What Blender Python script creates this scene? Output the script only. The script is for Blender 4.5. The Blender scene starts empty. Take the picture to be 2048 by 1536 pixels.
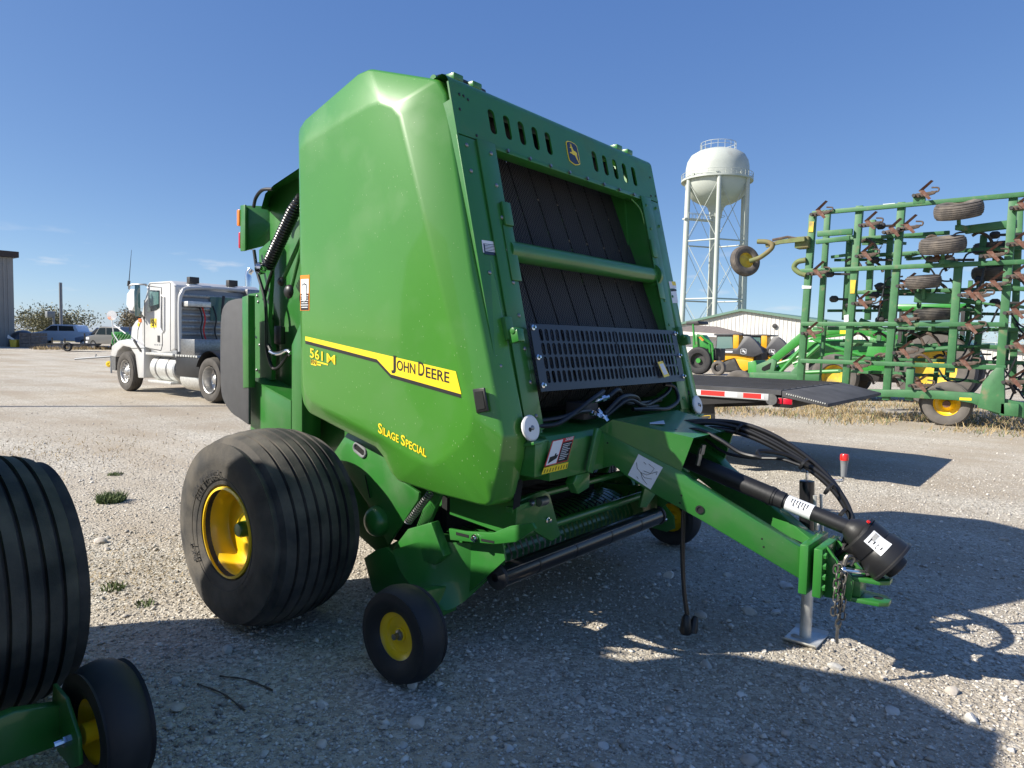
import bpy, bmesh, math, random
import numpy as np
from mathutils import Vector, Matrix
random.seed(7); RNG = np.random.default_rng(7)
SC = bpy.context.scene
COL = SC.collection
R = math.radians

# ------------------------------------------------------------------ camera
cam_d = bpy.data.cameras.new('camera'); cam = bpy.data.objects.new('camera', cam_d); COL.objects.link(cam)
SC.camera = cam
cam_d.sensor_width = 36.0; cam_d.lens = 1420 / 2048 * 36.0
cam_d.clip_start = 0.05; cam_d.clip_end = 3000
YAW = R(38.8); PIT = math.atan(91 / 1420); ROLL = 0.021
fw = Vector((math.cos(YAW) * math.cos(PIT), math.sin(YAW) * math.cos(PIT), -math.sin(PIT)))
r0 = Vector((math.sin(YAW), -math.cos(YAW), 0)); u0 = r0.cross(fw)
rt = r0 * math.cos(ROLL) + u0 * math.sin(ROLL); up = -r0 * math.sin(ROLL) + u0 * math.cos(ROLL)
cam.matrix_world = Matrix(((rt.x, up.x, -fw.x, 0), (rt.y, up.y, -fw.y, 0), (rt.z, up.z, -fw.z, 1.57), (0, 0, 0, 1)))

# ------------------------------------------------------------------ sky and sun
SUN = Vector((-1.07, 0.81, 1.0)).normalized()          # towards the sun
SUN_EL = math.asin(SUN.z); SUN_ROT = math.atan2(SUN.x, SUN.y)
world = bpy.data.worlds.new('World'); SC.world = world; world.use_nodes = True
wn = world.node_tree.nodes; wl = world.node_tree.links; wn.clear()
wo = wn.new('ShaderNodeOutputWorld'); bg = wn.new('ShaderNodeBackground'); sky = wn.new('ShaderNodeTexSky')
sky.sky_type = 'NISHITA'; sky.sun_disc = False; sky.sun_elevation = SUN_EL; sky.sun_rotation = SUN_ROT
sky.altitude = 250; sky.air_density = 0.6; sky.dust_density = 0.5; sky.ozone_density = 6.0
bg.inputs['Strength'].default_value = 0.105
# thin fair-weather cloud streaks low over the horizon, all the way round
tc = wn.new('ShaderNodeTexCoord'); sep = wn.new('ShaderNodeSeparateXYZ'); wl.new(tc.outputs['Generated'], sep.inputs[0])
mp = wn.new('ShaderNodeMapping'); mp.inputs['Scale'].default_value = (14, 14, 62); wl.new(tc.outputs['Generated'], mp.inputs[0])
cn = wn.new('ShaderNodeTexNoise'); cn.inputs['Scale'].default_value = 1.0; cn.inputs['Detail'].default_value = 6; wl.new(mp.outputs[0], cn.inputs['Vector'])
cr = wn.new('ShaderNodeValToRGB'); cr.color_ramp.elements[0].position = 0.60; cr.color_ramp.elements[1].position = 0.80; wl.new(cn.outputs['Fac'], cr.inputs[0])
er = wn.new('ShaderNodeValToRGB'); e = er.color_ramp
e.elements[0].position = 0.0; e.elements[0].color = (0, 0, 0, 1); e.elements[1].position = 0.13; e.elements[1].color = (0, 0, 0, 1)
q = e.elements.new(0.05); q.color = (1, 1, 1, 1); q = e.elements.new(0.085); q.color = (1, 1, 1, 1)
wl.new(sep.outputs['Z'], er.inputs[0])
mu = wn.new('ShaderNodeMath'); mu.operation = 'MULTIPLY'; wl.new(cr.outputs[0], mu.inputs[0]); wl.new(er.outputs[0], mu.inputs[1])
mm = wn.new('ShaderNodeMath'); mm.operation = 'MULTIPLY'; mm.inputs[1].default_value = 0.6; wl.new(mu.outputs[0], mm.inputs[0])
mx = wn.new('ShaderNodeMixRGB'); mx.inputs[2].default_value = (4.2, 4.3, 4.5, 1)
wl.new(mm.outputs[0], mx.inputs[0]); tn_ = wn.new('ShaderNodeMixRGB'); tn_.blend_type = 'MULTIPLY'; tn_.inputs[0].default_value = 1; tn_.inputs[2].default_value = (.80, .66, .41, 1); wl.new(sky.outputs[0], tn_.inputs[1])
ta_ = wn.new('ShaderNodeMixRGB'); ta_.blend_type = 'ADD'; ta_.inputs[0].default_value = 1; ta_.inputs[2].default_value = (.11, .43, 1.69, 1); wl.new(tn_.outputs[0], ta_.inputs[1]); wl.new(ta_.outputs[0], mx.inputs[1]); wl.new(mx.outputs[0], bg.inputs['Color']); wl.new(bg.outputs[0], wo.inputs[0])

sun_d = bpy.data.lights.new('sun', 'SUN'); sun_d.energy = 4.2; sun_d.angle = R(0.53); sun_d.color = (1.0, 0.94, 0.84)
sun = bpy.data.objects.new('sun', sun_d); COL.objects.link(sun)
sun.rotation_euler = (-SUN).to_track_quat('-Z', 'Y').to_euler(); sun.location = (-20, 15, 25)
SC.view_settings.view_transform = 'Standard'; SC.view_settings.look = 'None'
SC.view_settings.exposure = 0.95; SC.view_settings.gamma = 1.0; SC.view_settings.use_curve_mapping = False
SC.render.engine = 'CYCLES'

# ------------------------------------------------------------------ materials
MATS = {}
def mat(name, col, rough=0.5, metal=0.0, coat=0.0, var=0.0, vscale=6.0, col2=None, mix=(0.5, 0.7), mscale=4.0, bump=0.0, bscale=60.0, spec=0.5, trans=0.0, emit=None, speck=None):
    m = bpy.data.materials.new(name); m.use_nodes = True; MATS[name] = m
    n = m.node_tree.nodes; l = m.node_tree.links; b = n['Principled BSDF']
    b.inputs['Roughness'].default_value = rough; b.inputs['Metallic'].default_value = metal
    b.inputs['Coat Weight'].default_value = coat; b.inputs['Coat Roughness'].default_value = 0.06
    b.inputs['Specular IOR Level'].default_value = spec; b.inputs['Transmission Weight'].default_value = trans
    c = tuple(col) + (1,)
    b.inputs['Base Color'].default_value = c
    if emit: b.inputs['Emission Color'].default_value = tuple(emit) + (1,); b.inputs['Emission Strength'].default_value = 1
    geo = n.new('ShaderNodeNewGeometry'); out = None
    def noise(s, d=4):
        t = n.new('ShaderNodeTexNoise'); t.inputs['Scale'].default_value = s; t.inputs['Detail'].default_value = d
        l.new(geo.outputs['Position'], t.inputs['Vector']); return t
    if var:
        t = noise(vscale); h = n.new('ShaderNodeMapRange'); h.inputs['From Min'].default_value = .3; h.inputs['From Max'].default_value = .7
        h.inputs['To Min'].default_value = 1 - var; h.inputs['To Max'].default_value = 1 + var; l.new(t.outputs['Fac'], h.inputs['Value'])
        v = n.new('ShaderNodeVectorMath'); v.operation = 'SCALE'; v.inputs[0].default_value = col; l.new(h.outputs[0], v.inputs['Scale']); out = v.outputs[0]
    if col2:
        t = noise(mscale, 7); r = n.new('ShaderNodeValToRGB'); r.color_ramp.elements[0].position = mix[0]; r.color_ramp.elements[1].position = mix[1]
        l.new(t.outputs['Fac'], r.inputs[0]); k = n.new('ShaderNodeMixRGB'); l.new(r.outputs[0], k.inputs[0])
        k.inputs[1].default_value = c; k.inputs[2].default_value = tuple(col2) + (1,)
        if out: l.new(out, k.inputs[1])
        out = k.outputs[0]
        rr = n.new('ShaderNodeMapRange'); rr.inputs['To Min'].default_value = rough; rr.inputs['To Max'].default_value = min(1, rough + .35)
        l.new(r.outputs[0], rr.inputs['Value']); l.new(rr.outputs[0], b.inputs['Roughness'])
    if speck:   # sparse pale flecks: (colour, scale, threshold)
        t = n.new('ShaderNodeTexVoronoi'); t.inputs['Scale'].default_value = speck[1]
        mpn = n.new('ShaderNodeMapping'); mpn.inputs['Scale'].default_value = speck[3] if len(speck) > 3 else (1, 1, 1); mpn.inputs['Rotation'].default_value = (.6, 0, 0)
        l.new(geo.outputs['Position'], mpn.inputs[0]); l.new(mpn.outputs[0], t.inputs['Vector'])
        nz = noise(1.7, 3); ad = n.new('ShaderNodeMath'); ad.operation = 'MULTIPLY_ADD'; ad.inputs[1].default_value = .12; l.new(nz.outputs['Fac'], ad.inputs[0]); ad.inputs[2].default_value = speck[2] - .06
        lt = n.new('ShaderNodeMath'); lt.operation = 'LESS_THAN'; l.new(t.outputs['Distance'], lt.inputs[0]); l.new(ad.outputs[0], lt.inputs[1])
        k = n.new('ShaderNodeMixRGB'); l.new(lt.outputs[0], k.inputs[0]); k.inputs[1].default_value = c
        if out: l.new(out, k.inputs[1])
        k.inputs[2].default_value = tuple(speck[0]) + (1,); out = k.outputs[0]
    if out: l.new(out, b.inputs['Base Color'])
    if bump:
        t = noise(bscale, 3); bp = n.new('ShaderNodeBump'); bp.inputs['Strength'].default_value = bump; bp.inputs['Distance'].default_value = .01
        l.new(t.outputs['Fac'], bp.inputs['Height']); l.new(bp.outputs[0], b.inputs['Normal'])
    return m
mat('green_shell', (.052, .212, .022), .34, coat=.5, var=.05, vscale=1.5, col2=(.09, .23, .06), mix=(.5, .95), mscale=2.2, speck=((.34, .46, .25), 30, .06, (1, 2.6, .7)), bump=.25, bscale=1.6)
mat('green_paint', (.028, .165, .026), .36, coat=.35, var=.08, vscale=3, col2=(.06, .155, .05), mix=(.5, .85), mscale=5, speck=((.25, .34, .2), 34, .03), bump=.015, bscale=50)
mat('green_old', (.045, .155, .058), .55, var=.14, vscale=5, col2=(.20, .17, .10), mix=(.6, .8), mscale=5)
mat('green_olive', (.13, .17, .06), .7, var=.2, col2=(.22, .17, .09), mix=(.4, .7))
mat('green_machine', (.03, .23, .03), .4, coat=.3, var=.08, col2=(.14, .12, .08), mix=(.62, .75), mscale=3)
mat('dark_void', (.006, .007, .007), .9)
mat('belt', (.017, .016, .017), .55, var=.2, vscale=9)
mat('rubber', (.030, .029, .028), .75, var=.3, vscale=7, col2=(.15, .132, .108), mix=(.38, .78), mscale=5.5, bump=.15, bscale=90)
mat('rubber_small', (.014, .014, .016), .6, var=.2, vscale=8, col2=(.05, .047, .043), mix=(.5, .9), mscale=6)
mat('rubber_worn', (.10, .088, .078), .85, var=.25, vscale=7, col2=(.20, .17, .14), mix=(.45, .75), mscale=5)
mat('rubber_dusty', (.12, .108, .096), .9, var=.2, vscale=4)
mat('yellow_rim', (.88, .58, .012), .35, coat=.35, var=.06, col2=(.62, .45, .12), mix=(.58, .9), mscale=7)
mat('yellow_decal', (.92, .66, .02), .4, coat=.2)
mat('yellow_old', (.65, .46, .04), .5, var=.2, col2=(.3, .24, .12), mix=(.55, .75))
mat('yellow_machine', (.72, .36, .012), .4, coat=.2, var=.06)
mat('black_plastic', (.014, .014, .015), .42, var=.2, bump=.05)
mat('black_paint', (.012, .012, .014), .3, coat=.3)
mat('guard_steel', (.013, .015, .024), .38, coat=.2, var=.1)
mat('grey_plastic', (.062, .063, .067), .62, var=.12, vscale=14, bump=.35, bscale=220)
mat('hose', (.012, .012, .013), .38, var=.15)
mat('galvanised', (.60, .60, .57), .45, .5, var=.16, vscale=18)
mat('chrome', (.75, .76, .78), .14, 1.0)
mat('steel', (.28, .28, .28), .38, .9, var=.2, vscale=20)
mat('chain', (.22, .21, .19), .42, .9, var=.3, vscale=40)
mat('rust', (.13, .055, .034), .75, var=.3, vscale=9, col2=(.2, .13, .10), mix=(.45, .7), mscale=14)
mat('rust_brown', (.105, .075, .058), .8, var=.3, vscale=9, col2=(.05, .045, .04), mix=(.5, .75), mscale=12)
mat('dark_iron', (.035, .033, .033), .6, var=.25)
mat('white_plastic', (.72, .72, .71), .45, var=.05)
mat('white_paint', (.53, .53, .52), .32, coat=.35, var=.03, vscale=3, col2=(.5, .46, .4), mix=(.6, .95), mscale=1.6)
mat('white_label', (.74, .76, .78), .5, var=.02)
mat('red_label', (.55, .02, .03), .45)
mat('orange_label', (.85, .25, .02), .45)
mat('orange_lens', (.9, .2, .01), .25, coat=.5)
mat('red_lens', (.5, .01, .03), .25, coat=.5)
mat('red_cap', (.75, .02, .015), .35, coat=.3)
mat('red_tape', (.62, .03, .025), .4)
mat('grey_handle', (.22, .23, .24), .45)
mat('ink', (.01, .01, .012), .55)
mat('navy', (.012, .016, .035), .35, coat=.3)
mat('glass_dark', (.02, .03, .035), .05, spec=.8, coat=.5)
mat('glass_teal', (.10, .19, .18), .06, spec=.8, coat=.6)
mat('deck', (.06, .06, .063), .85, var=.3, vscale=3, bump=.2, bscale=30)
mat('loader_grey', (.055, .055, .06), .45, var=.1)
mat('frame_black', (.012, .011, .011), .6, var=.3)
mat('tower_white', (.47, .50, .455), .5, var=.07, vscale=.25, col2=(.36, .37, .34), mix=(.62, .8), mscale=.35)
mat('shed_white', (.62, .60, .57), .5, var=.03, vscale=.3)
mat('shed_green', (.12, .21, .16), .5, var=.05)
mat('shed_grey', (.27, .265, .25), .55, var=.06, vscale=.6)
mat('shed_trim', (.035, .022, .018), .5)
mat('shingle', (.20, .165, .14), .85, var=.2, vscale=5)
mat('timber', (.20, .165, .14), .85, var=.3, vscale=6)
mat('pole_grey', (.24, .25, .26), .5, .4)
mat('car_white', (.62, .68, .76), .22, coat=.8)
mat('car_silver', (.30, .30, .29), .28, .5, coat=.7)
mat('car_blue', (.20, .24, .32), .25, .3, coat=.7)
mat('car_dark', (.03, .035, .04), .3, coat=.5)
mat('alloy', (.55, .55, .56), .3, .8)
mat('alloy_dusty', (.50, .49, .47), .38, .75, var=.2, vscale=12)
mat('tyre_dust', (.075, .068, .06), .9, var=.2)
mat('bark', (.09, .07, .055), .9, var=.3)
mat('leaf_dull', (.20, .19, .11), .8, var=.35, vscale=1.2)  # leaf tones brightened: distance haze is put into the colour
mat('leaf_brown', (.24, .20, .13), .85, var=.3, vscale=1.0)
mat('leaf_dark', (.09, .11, .065), .8, var=.35, vscale=1.0)
mat('weed', (.11, .15, .055), .8, var=.3, vscale=9)
mat('straw', (.36, .27, .14), .85, var=.35, vscale=3)
mat('stone_pale', (.52, .50, .46), .85, var=.3, vscale=7, bump=.3, bscale=80)
mat('stone_warm', (.46, .41, .35), .85, var=.3, vscale=9, bump=.3, bscale=80)

def gravel_material():
    m = bpy.data.materials.new('gravel'); m.use_nodes = True; MATS['gravel'] = m
    n = m.node_tree.nodes; l = m.node_tree.links; b = n['Principled BSDF']; b.inputs['Roughness'].default_value = .92; b.inputs['Specular IOR Level'].default_value = .25
    g = n.new('ShaderNodeNewGeometry')
    def N(t, **k):
        x = n.new(t)
        for a, v in k.items(): setattr(x, a, v)
        return x
    def noise(s, d=5):
        t = N('ShaderNodeTexNoise'); t.inputs['Scale'].default_value = s; t.inputs['Detail'].default_value = d; l.new(g.outputs['Position'], t.inputs['Vector']); return t
    def ramp(src, stops):
        r = N('ShaderNodeValToRGB'); e = r.color_ramp
        e.elements[0].position, e.elements[0].color = stops[0][0], tuple(stops[0][1]) + (1,)
        e.elements[1].position, e.elements[1].color = stops[-1][0], tuple(stops[-1][1]) + (1,)
        for p, c in stops[1:-1]: x = e.elements.new(p); x.color = tuple(c) + (1,)
        l.new(src, r.inputs[0]); return r.outputs[0]
    wp = noise(30, 2); wm = N('ShaderNodeVectorMath', operation='SCALE'); l.new(wp.outputs['Color'], wm.inputs[0]); wm.inputs['Scale'].default_value = .025
    wa = N('ShaderNodeVectorMath', operation='ADD'); l.new(g.outputs['Position'], wa.inputs[0]); l.new(wm.outputs[0], wa.inputs[1])
    def vor(s):
        v = N('ShaderNodeTexVoronoi'); v.inputs['Scale'].default_value = s; l.new(wa.outputs[0], v.inputs['Vector']); return v
    v1, v2, v3 = vor(42), vor(95), vor(16)
    sp = N('ShaderNodeSeparateColor'); l.new(v1.outputs['Color'], sp.inputs[0])
    sp2 = N('ShaderNodeSeparateColor'); l.new(v2.outputs['Color'], sp2.inputs[0])
    sp3 = N('ShaderNodeSeparateColor'); l.new(v3.outputs['Color'], sp3.inputs[0])
    c1 = ramp(sp.outputs[0], [(0, (.30, .275, .24)), (.4, (.45, .415, .36)), (.75, (.58, .54, .48)), (1, (.72, .69, .63))])
    c2 = ramp(sp2.outputs[0], [(0, (.27, .245, .21)), (.5, (.47, .43, .37)), (1, (.67, .64, .58))])
    mA = N('ShaderNodeMixRGB'); l.new(ramp(sp.outputs[1], [(.45, (0, 0, 0)), (.55, (1, 1, 1))]), mA.inputs[0]); l.new(c2, mA.inputs[1]); l.new(c1, mA.inputs[2])
    # compacted dirt showing between the stones in patches
    trk = N('ShaderNodeMapping'); trk.inputs['Scale'].default_value = (.9, .10, 1); trk.inputs['Rotation'].default_value = (0, 0, .12); l.new(g.outputs['Position'], trk.inputs[0])
    tn = N('ShaderNodeTexNoise'); tn.inputs['Scale'].default_value = 1.0; tn.inputs['Detail'].default_value = 4; l.new(trk.outputs[0], tn.inputs['Vector'])
    dn0 = noise(.55, 6); dn = N('ShaderNodeMixRGB'); dn.inputs[0].default_value = .5; l.new(dn0.outputs['Fac'], dn.inputs[1]); l.new(tn.outputs['Fac'], dn.inputs[2])
    df = ramp(dn.outputs[0], [(.42, (0, 0, 0)), (.60, (.85, .85, .85))])
    fine = noise(160, 3); dc = ramp(fine.outputs['Fac'], [(.3, (.27, .225, .175)), (.7, (.50, .43, .345))])
    mB = N('ShaderNodeMixRGB'); l.new(df, mB.inputs[0]); l.new(mA.outputs[0], mB.inputs[1]); l.new(dc, mB.inputs[2])
    big = noise(.12, 4); bm_ = N('ShaderNodeMapRange'); bm_.inputs['From Min'].default_value = .3; bm_.inputs['From Max'].default_value = .7; bm_.inputs['To Min'].default_value = .86; bm_.inputs['To Max'].default_value = 1.12
    l.new(big.outputs['Fac'], bm_.inputs['Value'])
    sc = N('ShaderNodeVectorMath', operation='SCALE'); wt = N('ShaderNodeVectorMath', operation='MULTIPLY'); l.new(mB.outputs[0], wt.inputs[0]); wt.inputs[1].default_value = (1.0, .985, .93); l.new(wt.outputs[0], sc.inputs[0]); l.new(bm_.outputs[0], sc.inputs['Scale']); l.new(sc.outputs[0], b.inputs['Base Color'])
    h1 = N('ShaderNodeMath', operation='MULTIPLY'); h1.inputs[1].default_value = -1.0; l.new(v1.outputs['Distance'], h1.inputs[0])
    h2 = N('ShaderNodeMath', operation='MULTIPLY_ADD'); h2.inputs[1].default_value = -.5; l.new(v2.outputs['Distance'], h2.inputs[0]); l.new(h1.outputs[0], h2.inputs[2])
    h3 = N('ShaderNodeMath', operation='MULTIPLY_ADD'); h3.inputs[1].default_value = .5; l.new(sp.outputs[2], h3.inputs[0]); l.new(h2.outputs[0], h3.inputs[2])
    h4 = N('ShaderNodeMath', operation='MULTIPLY_ADD'); h4.inputs[1].default_value = .3; l.new(fine.outputs['Fac'], h4.inputs[0]); l.new(h3.outputs[0], h4.inputs[2])
    bp = N('ShaderNodeBump'); bp.inputs['Strength'].default_value = .75; bp.inputs['Distance'].default_value = .013
    l.new(h4.outputs[0], bp.inputs['Height']); l.new(bp.outputs[0], b.inputs['Normal'])
gravel_material()

# diamond weave on the belts and ribs on metal siding are fine relief: bump only
def add_pattern_bump(m, kind, scale, strength=.6, dist=.004):
    m = MATS[m]; n = m.node_tree.nodes; l = m.node_tree.links; b = n['Principled BSDF']
    g = n.new('ShaderNodeNewGeometry'); mpn = n.new('ShaderNodeMapping'); l.new(g.outputs['Position'], mpn.inputs[0])
    mpn.inputs['Rotation'].default_value = (0, R(45), 0); mpn.inputs['Scale'].default_value = (1, .02, 1)
    t = n.new('ShaderNodeTexVoronoi'); t.inputs['Scale'].default_value = scale; t.inputs['Randomness'].default_value = .15
    l.new(mpn.outputs[0], t.inputs[0]); bp = n.new('ShaderNodeBump'); bp.inputs['Strength'].default_value = strength; bp.inputs['Distance'].default_value = dist
    l.new(t.outputs['Distance'], bp.inputs['Height']); l.new(bp.outputs[0], b.inputs['Normal'])
add_pattern_bump('belt', 'weave', 62, 1.0, .02)

# ------------------------------------------------------------------ mesh helpers
V = Vector
class B:
    """collects the faces of one part, in world coordinates"""
    def __init__(s): s.v = []; s.f = []
    def add(s, vs, fs):
        o = len(s.v); s.v += [tuple(p) for p in vs]; s.f += [tuple(i + o for i in f) for f in fs]; return s
    def bx(s, x0, x1, y0, y1, z0, z1):
        return s.add([(x0, y0, z0), (x1, y0, z0), (x1, y1, z0), (x0, y1, z0), (x0, y0, z1), (x1, y0, z1), (x1, y1, z1), (x0, y1, z1)],
                     [(3, 2, 1, 0), (4, 5, 6, 7), (0, 1, 5, 4), (1, 2, 6, 5), (2, 3, 7, 6), (3, 0, 4, 7)])
    def beam(s, p, q, w, h, up=(0, 0, 1)):
        p, q = V(p), V(q); d = (q - p).normalized(); a = d.cross(V(up)).normalized() * (w / 2); c = a.cross(d).normalized() * (h / 2)
        vs = [p - a - c, p + a - c, p + a + c, p - a + c, q - a - c, q + a - c, q + a + c, q - a + c]
        return s.add(vs, [(0, 1, 2, 3), (7, 6, 5, 4), (4, 5, 1, 0), (5, 6, 2, 1), (6, 7, 3, 2), (7, 4, 0, 3)])
    def plate(s, pts, vec):
        n = len(pts); vec = V(vec); P = [V(p) for p in pts]
        return s.add(P + [p + vec for p in P], [tuple(range(n)), tuple(range(2 * n - 1, n - 1, -1))] + [(i, i + n, (i + 1) % n + n, (i + 1) % n) for i in range(n)])
    def loft(s, loops, cap0=True, cap1=True):
        n = len(loops[0]); vs = [p for L in loops for p in L]; fs = []
        for k in range(len(loops) - 1):
            for i in range(n): j = (i + 1) % n; fs.append((k * n + i, k * n + j, (k + 1) * n + j, (k + 1) * n + i))
        if cap0: fs.append(tuple(range(n - 1, -1, -1)))
        if cap1: o = (len(loops) - 1) * n; fs.append(tuple(range(o, o + n)))
        return s.add(vs, fs)
    def sheet(s, rows):
        n = len(rows[0]); vs = [p for r in rows for p in r]
        return s.add(vs, [(k * n + i, k * n + i + 1, (k + 1) * n + i + 1, (k + 1) * n + i) for k in range(len(rows) - 1) for i in range(n - 1)])
    def tube(s, pts, r, n=10, cap=True):
        P = [V(p) for p in pts]; rs = r if isinstance(r, (list, tuple)) else [r] * len(P)
        L = []; ref = None
        for i, p in enumerate(P):
            d = (P[min(i + 1, len(P) - 1)] - P[max(i - 1, 0)]).normalized()
            if ref is None: ref = d.orthogonal().normalized()
            else:
                ref = ref - d * ref.dot(d); ref = ref.normalized() if ref.length > 1e-6 else d.orthogonal().normalized()
            b2 = d.cross(ref); L.append([p + (ref * math.cos(2 * math.pi * k / n) + b2 * math.sin(2 * math.pi * k / n)) * rs[i] for k in range(n)])
        return s.loft(L, cap, cap)
    def lathe(s, prof, o, ax, n=40):
        o = V(o); ax = V(ax).normalized(); a = ax.orthogonal().normalized(); b2 = ax.cross(a)
        L = [[o + ax * t + (a * math.cos(2 * math.pi * k / n) + b2 * math.sin(2 * math.pi * k / n)) * max(r, 1e-4) for k in range(n)] for r, t in prof]
        return s.loft(L, False, False)
    def bolt(s, p, nrm, r=.012, h=.01): return s.tube([p, V(p) + V(nrm).normalized() * h], r, 6)
    def dome(s, p, nrm, r, hgt, n=20):
        return s.lathe([(r * math.cos(t), hgt * math.sin(t)) for t in [i * math.pi / 12 for i in range(7)]], p, nrm, n)
def curve(pts, k=6):
    P = [V(p) for p in pts]; P = [P[0] * 2 - P[1]] + P + [P[-1] * 2 - P[-2]]; out = []
    for i in range(1, len(P) - 2):
        a, b, c, d = P[i - 1:i + 3]
        for j in range(k):
            t = j / k; out.append(.5 * ((2 * b) + (c - a) * t + (2 * a - 5 * b + 4 * c - d) * t * t + (3 * b - a - 3 * c + d) * t ** 3))
    return out + [P[-2]]
def mirror(pts, xc): return [(2 * xc - p[0], p[1], p[2]) for p in pts]
def shift(pts, dx=0, dy=0, dz=0): return [(p[0] + dx, p[1] + dy, p[2] + dz) for p in pts]
def mirB(b, xc):
    m = B(); m.v = [(2 * xc - p[0], p[1], p[2]) for p in b.v]; m.f = [tuple(reversed(f)) for f in b.f]; return m
ORG = {}
def mesh_of(name, b, org, bev=0, ang=35, seg=2, bang=25):
    me = bpy.data.meshes.new(name); me.from_pydata([(p[0] - org[0], p[1] - org[1], p[2] - org[2]) for p in b.v], [], b.f)
    bm = bmesh.new(); bm.from_mesh(me); bmesh.ops.recalc_face_normals(bm, faces=bm.faces)
    if bev:
        ed = [e for e in bm.edges if len(e.link_faces) == 2 and e.calc_face_angle(0) > R(bang)]
        bmesh.ops.bevel(bm, geom=ed, offset=bev, segments=seg, profile=.5, affect='EDGES', clamp_overlap=True)
    bm.to_mesh(me); bm.free()
    me.shade_smooth(); me.set_sharp_from_angle(angle=R(ang)); return me
def part(name, b, m, parent=None, bev=0, ang=35, seg=2, bang=25, org=None, label=None):
    o0 = ORG[parent.name] if parent else (org or (0, 0, 0))
    me = mesh_of(name, b, o0, bev, ang, seg, bang); me.materials.append(MATS[m])
    o = bpy.data.objects.new(name, me); COL.objects.link(o); ORG[o.name] = tuple(o0)
    if parent: o.parent = parent
    else: o.location = o0
    if label: o['label'] = label
    return o
def tag(o, label, cat=None, group=None, kind=None):
    o['label'] = label
    if cat: o['category'] = cat
    if group: o['group'] = group
    if kind: o['kind'] = kind
    return o
def thing(name, label, cat, loc, group=None):
    o = bpy.data.objects.new(name, None); COL.objects.link(o); o.location = loc; o.empty_display_size = .2; ORG[o.name] = tuple(loc)
    return tag(o, label, cat, group)
def struct(name, b, m, **k):
    o = part(name, b, m, **k); o['kind'] = 'structure'; return o
def copy_tree(o, loc=None, parent=None):
    c = o.copy(); COL.objects.link(c); c.parent = parent
    if loc is not None: c.location = loc
    for ch in o.children: copy_tree(ch, None, c)
    return c
class Fr:
    """a flat working frame: origin and three axes"""
    def __init__(s, o, x, y, z): s.o, s.x, s.y, s.z = V(o), V(x).normalized(), V(y).normalized(), V(z).normalized()
    def p(s, u, v, w=0): return s.o + s.x * u + s.y * v + s.z * w
    def box(s, b, u0, u1, v0, v1, w0, w1):
        vs = [s.p(u, v, w) for w in (w0, w1) for u, v in ((u0, v0), (u1, v0), (u1, v1), (u0, v1))]
        return b.add(vs, [(3, 2, 1, 0), (4, 5, 6, 7), (0, 1, 5, 4), (1, 2, 6, 5), (2, 3, 7, 6), (3, 0, 4, 7)])
    def poly(s, b, pts, w0, w1): return b.plate([s.p(u, v, w0) for u, v in pts], s.z * (w1 - w0))
    def slot(s, b, u0, u1, v0, v1, hu, hv, r, w0, w1, cu=None):
        """a rectangular cell of sheet with a round-ended slot through it"""
        cu = (u0 + u1) / 2 if cu is None else cu; cv = (v0 + v1) / 2; hp = []
        for sx, sy, a0 in ((1, 1, 0), (-1, 1, 90), (-1, -1, 180), (1, -1, 270)):
            for k in range(4):
                a = R(a0 + k * 30); hp.append((cu + sx * (hu - r) + math.cos(a) * r, cv + sy * (hv - r) + math.sin(a) * r))
        op = []
        for i, (x, y) in enumerate(hp):
            k, j = divmod(i, 4); c = ((u1, v1), (u0, v1), (u0, v0), (u1, v0))[k]
            if j == 0: op.append((c[0], y) if k in (0, 2) else (x, c[1]))
            elif j == 3: op.append((x, c[1]) if k in (0, 2) else (c[0], y))
            else: op.append(c if j == 1 else ((c[0] * .5 + x * .5, c[1]) if k in (0, 2) else (c[0], c[1] * .5 + y * .5)))
        n = 16; vs = [s.p(u, v, w) for w in (w1, w0) for L in (op, hp) for u, v in L]; fs = []
        for i in range(n):
            j = (i + 1) % n; fs += [(i, j, n + j, n + i), (2 * n + j, 2 * n + i, 3 * n + i, 3 * n + j), (n + i, n + j, 3 * n + j, 3 * n + i)]
        return b.add(vs, fs)
def text_part(name, s, m, parent, p0, p1, upv, h, ext=.0006, bold=0.0, org=None, nrm=None):
    """flat lettering: baseline from p0 to p1, cap height h"""
    cu = bpy.data.curves.new(name, 'FONT'); cu.body = s; cu.size = 1; cu.extrude = 0; cu.offset = bold; cu.resolution_u = 3
    t = bpy.data.objects.new(name, cu); COL.objects.link(t); bpy.context.view_layer.update()
    me = bpy.data.meshes.new_from_object(t); bpy.data.objects.remove(t); bpy.data.curves.remove(cu)
    P0, P1 = V(p0), V(p1); X = P1 - P0; W = X.length; X.normalize(); Y = V(upv); Y = Y.normalized()
    xs = [v.co.x for v in me.vertices]; ys = [v.co.y for v in me.vertices]; x0, x1 = min(xs), max(xs); cap = .70
    o0 = V(ORG[parent.name]) if parent else V(org)
    for v in me.vertices: v.co = P0 + X * ((v.co.x - x0) / (x1 - x0) * W) + Y * (v.co.y / cap * h) - o0
    me.materials.append(MATS[m]); o = bpy.data.objects.new(name, me); COL.objects.link(o)
    if parent: o.parent = parent; ORG[o.name] = ORG[parent.name]
    return o
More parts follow.
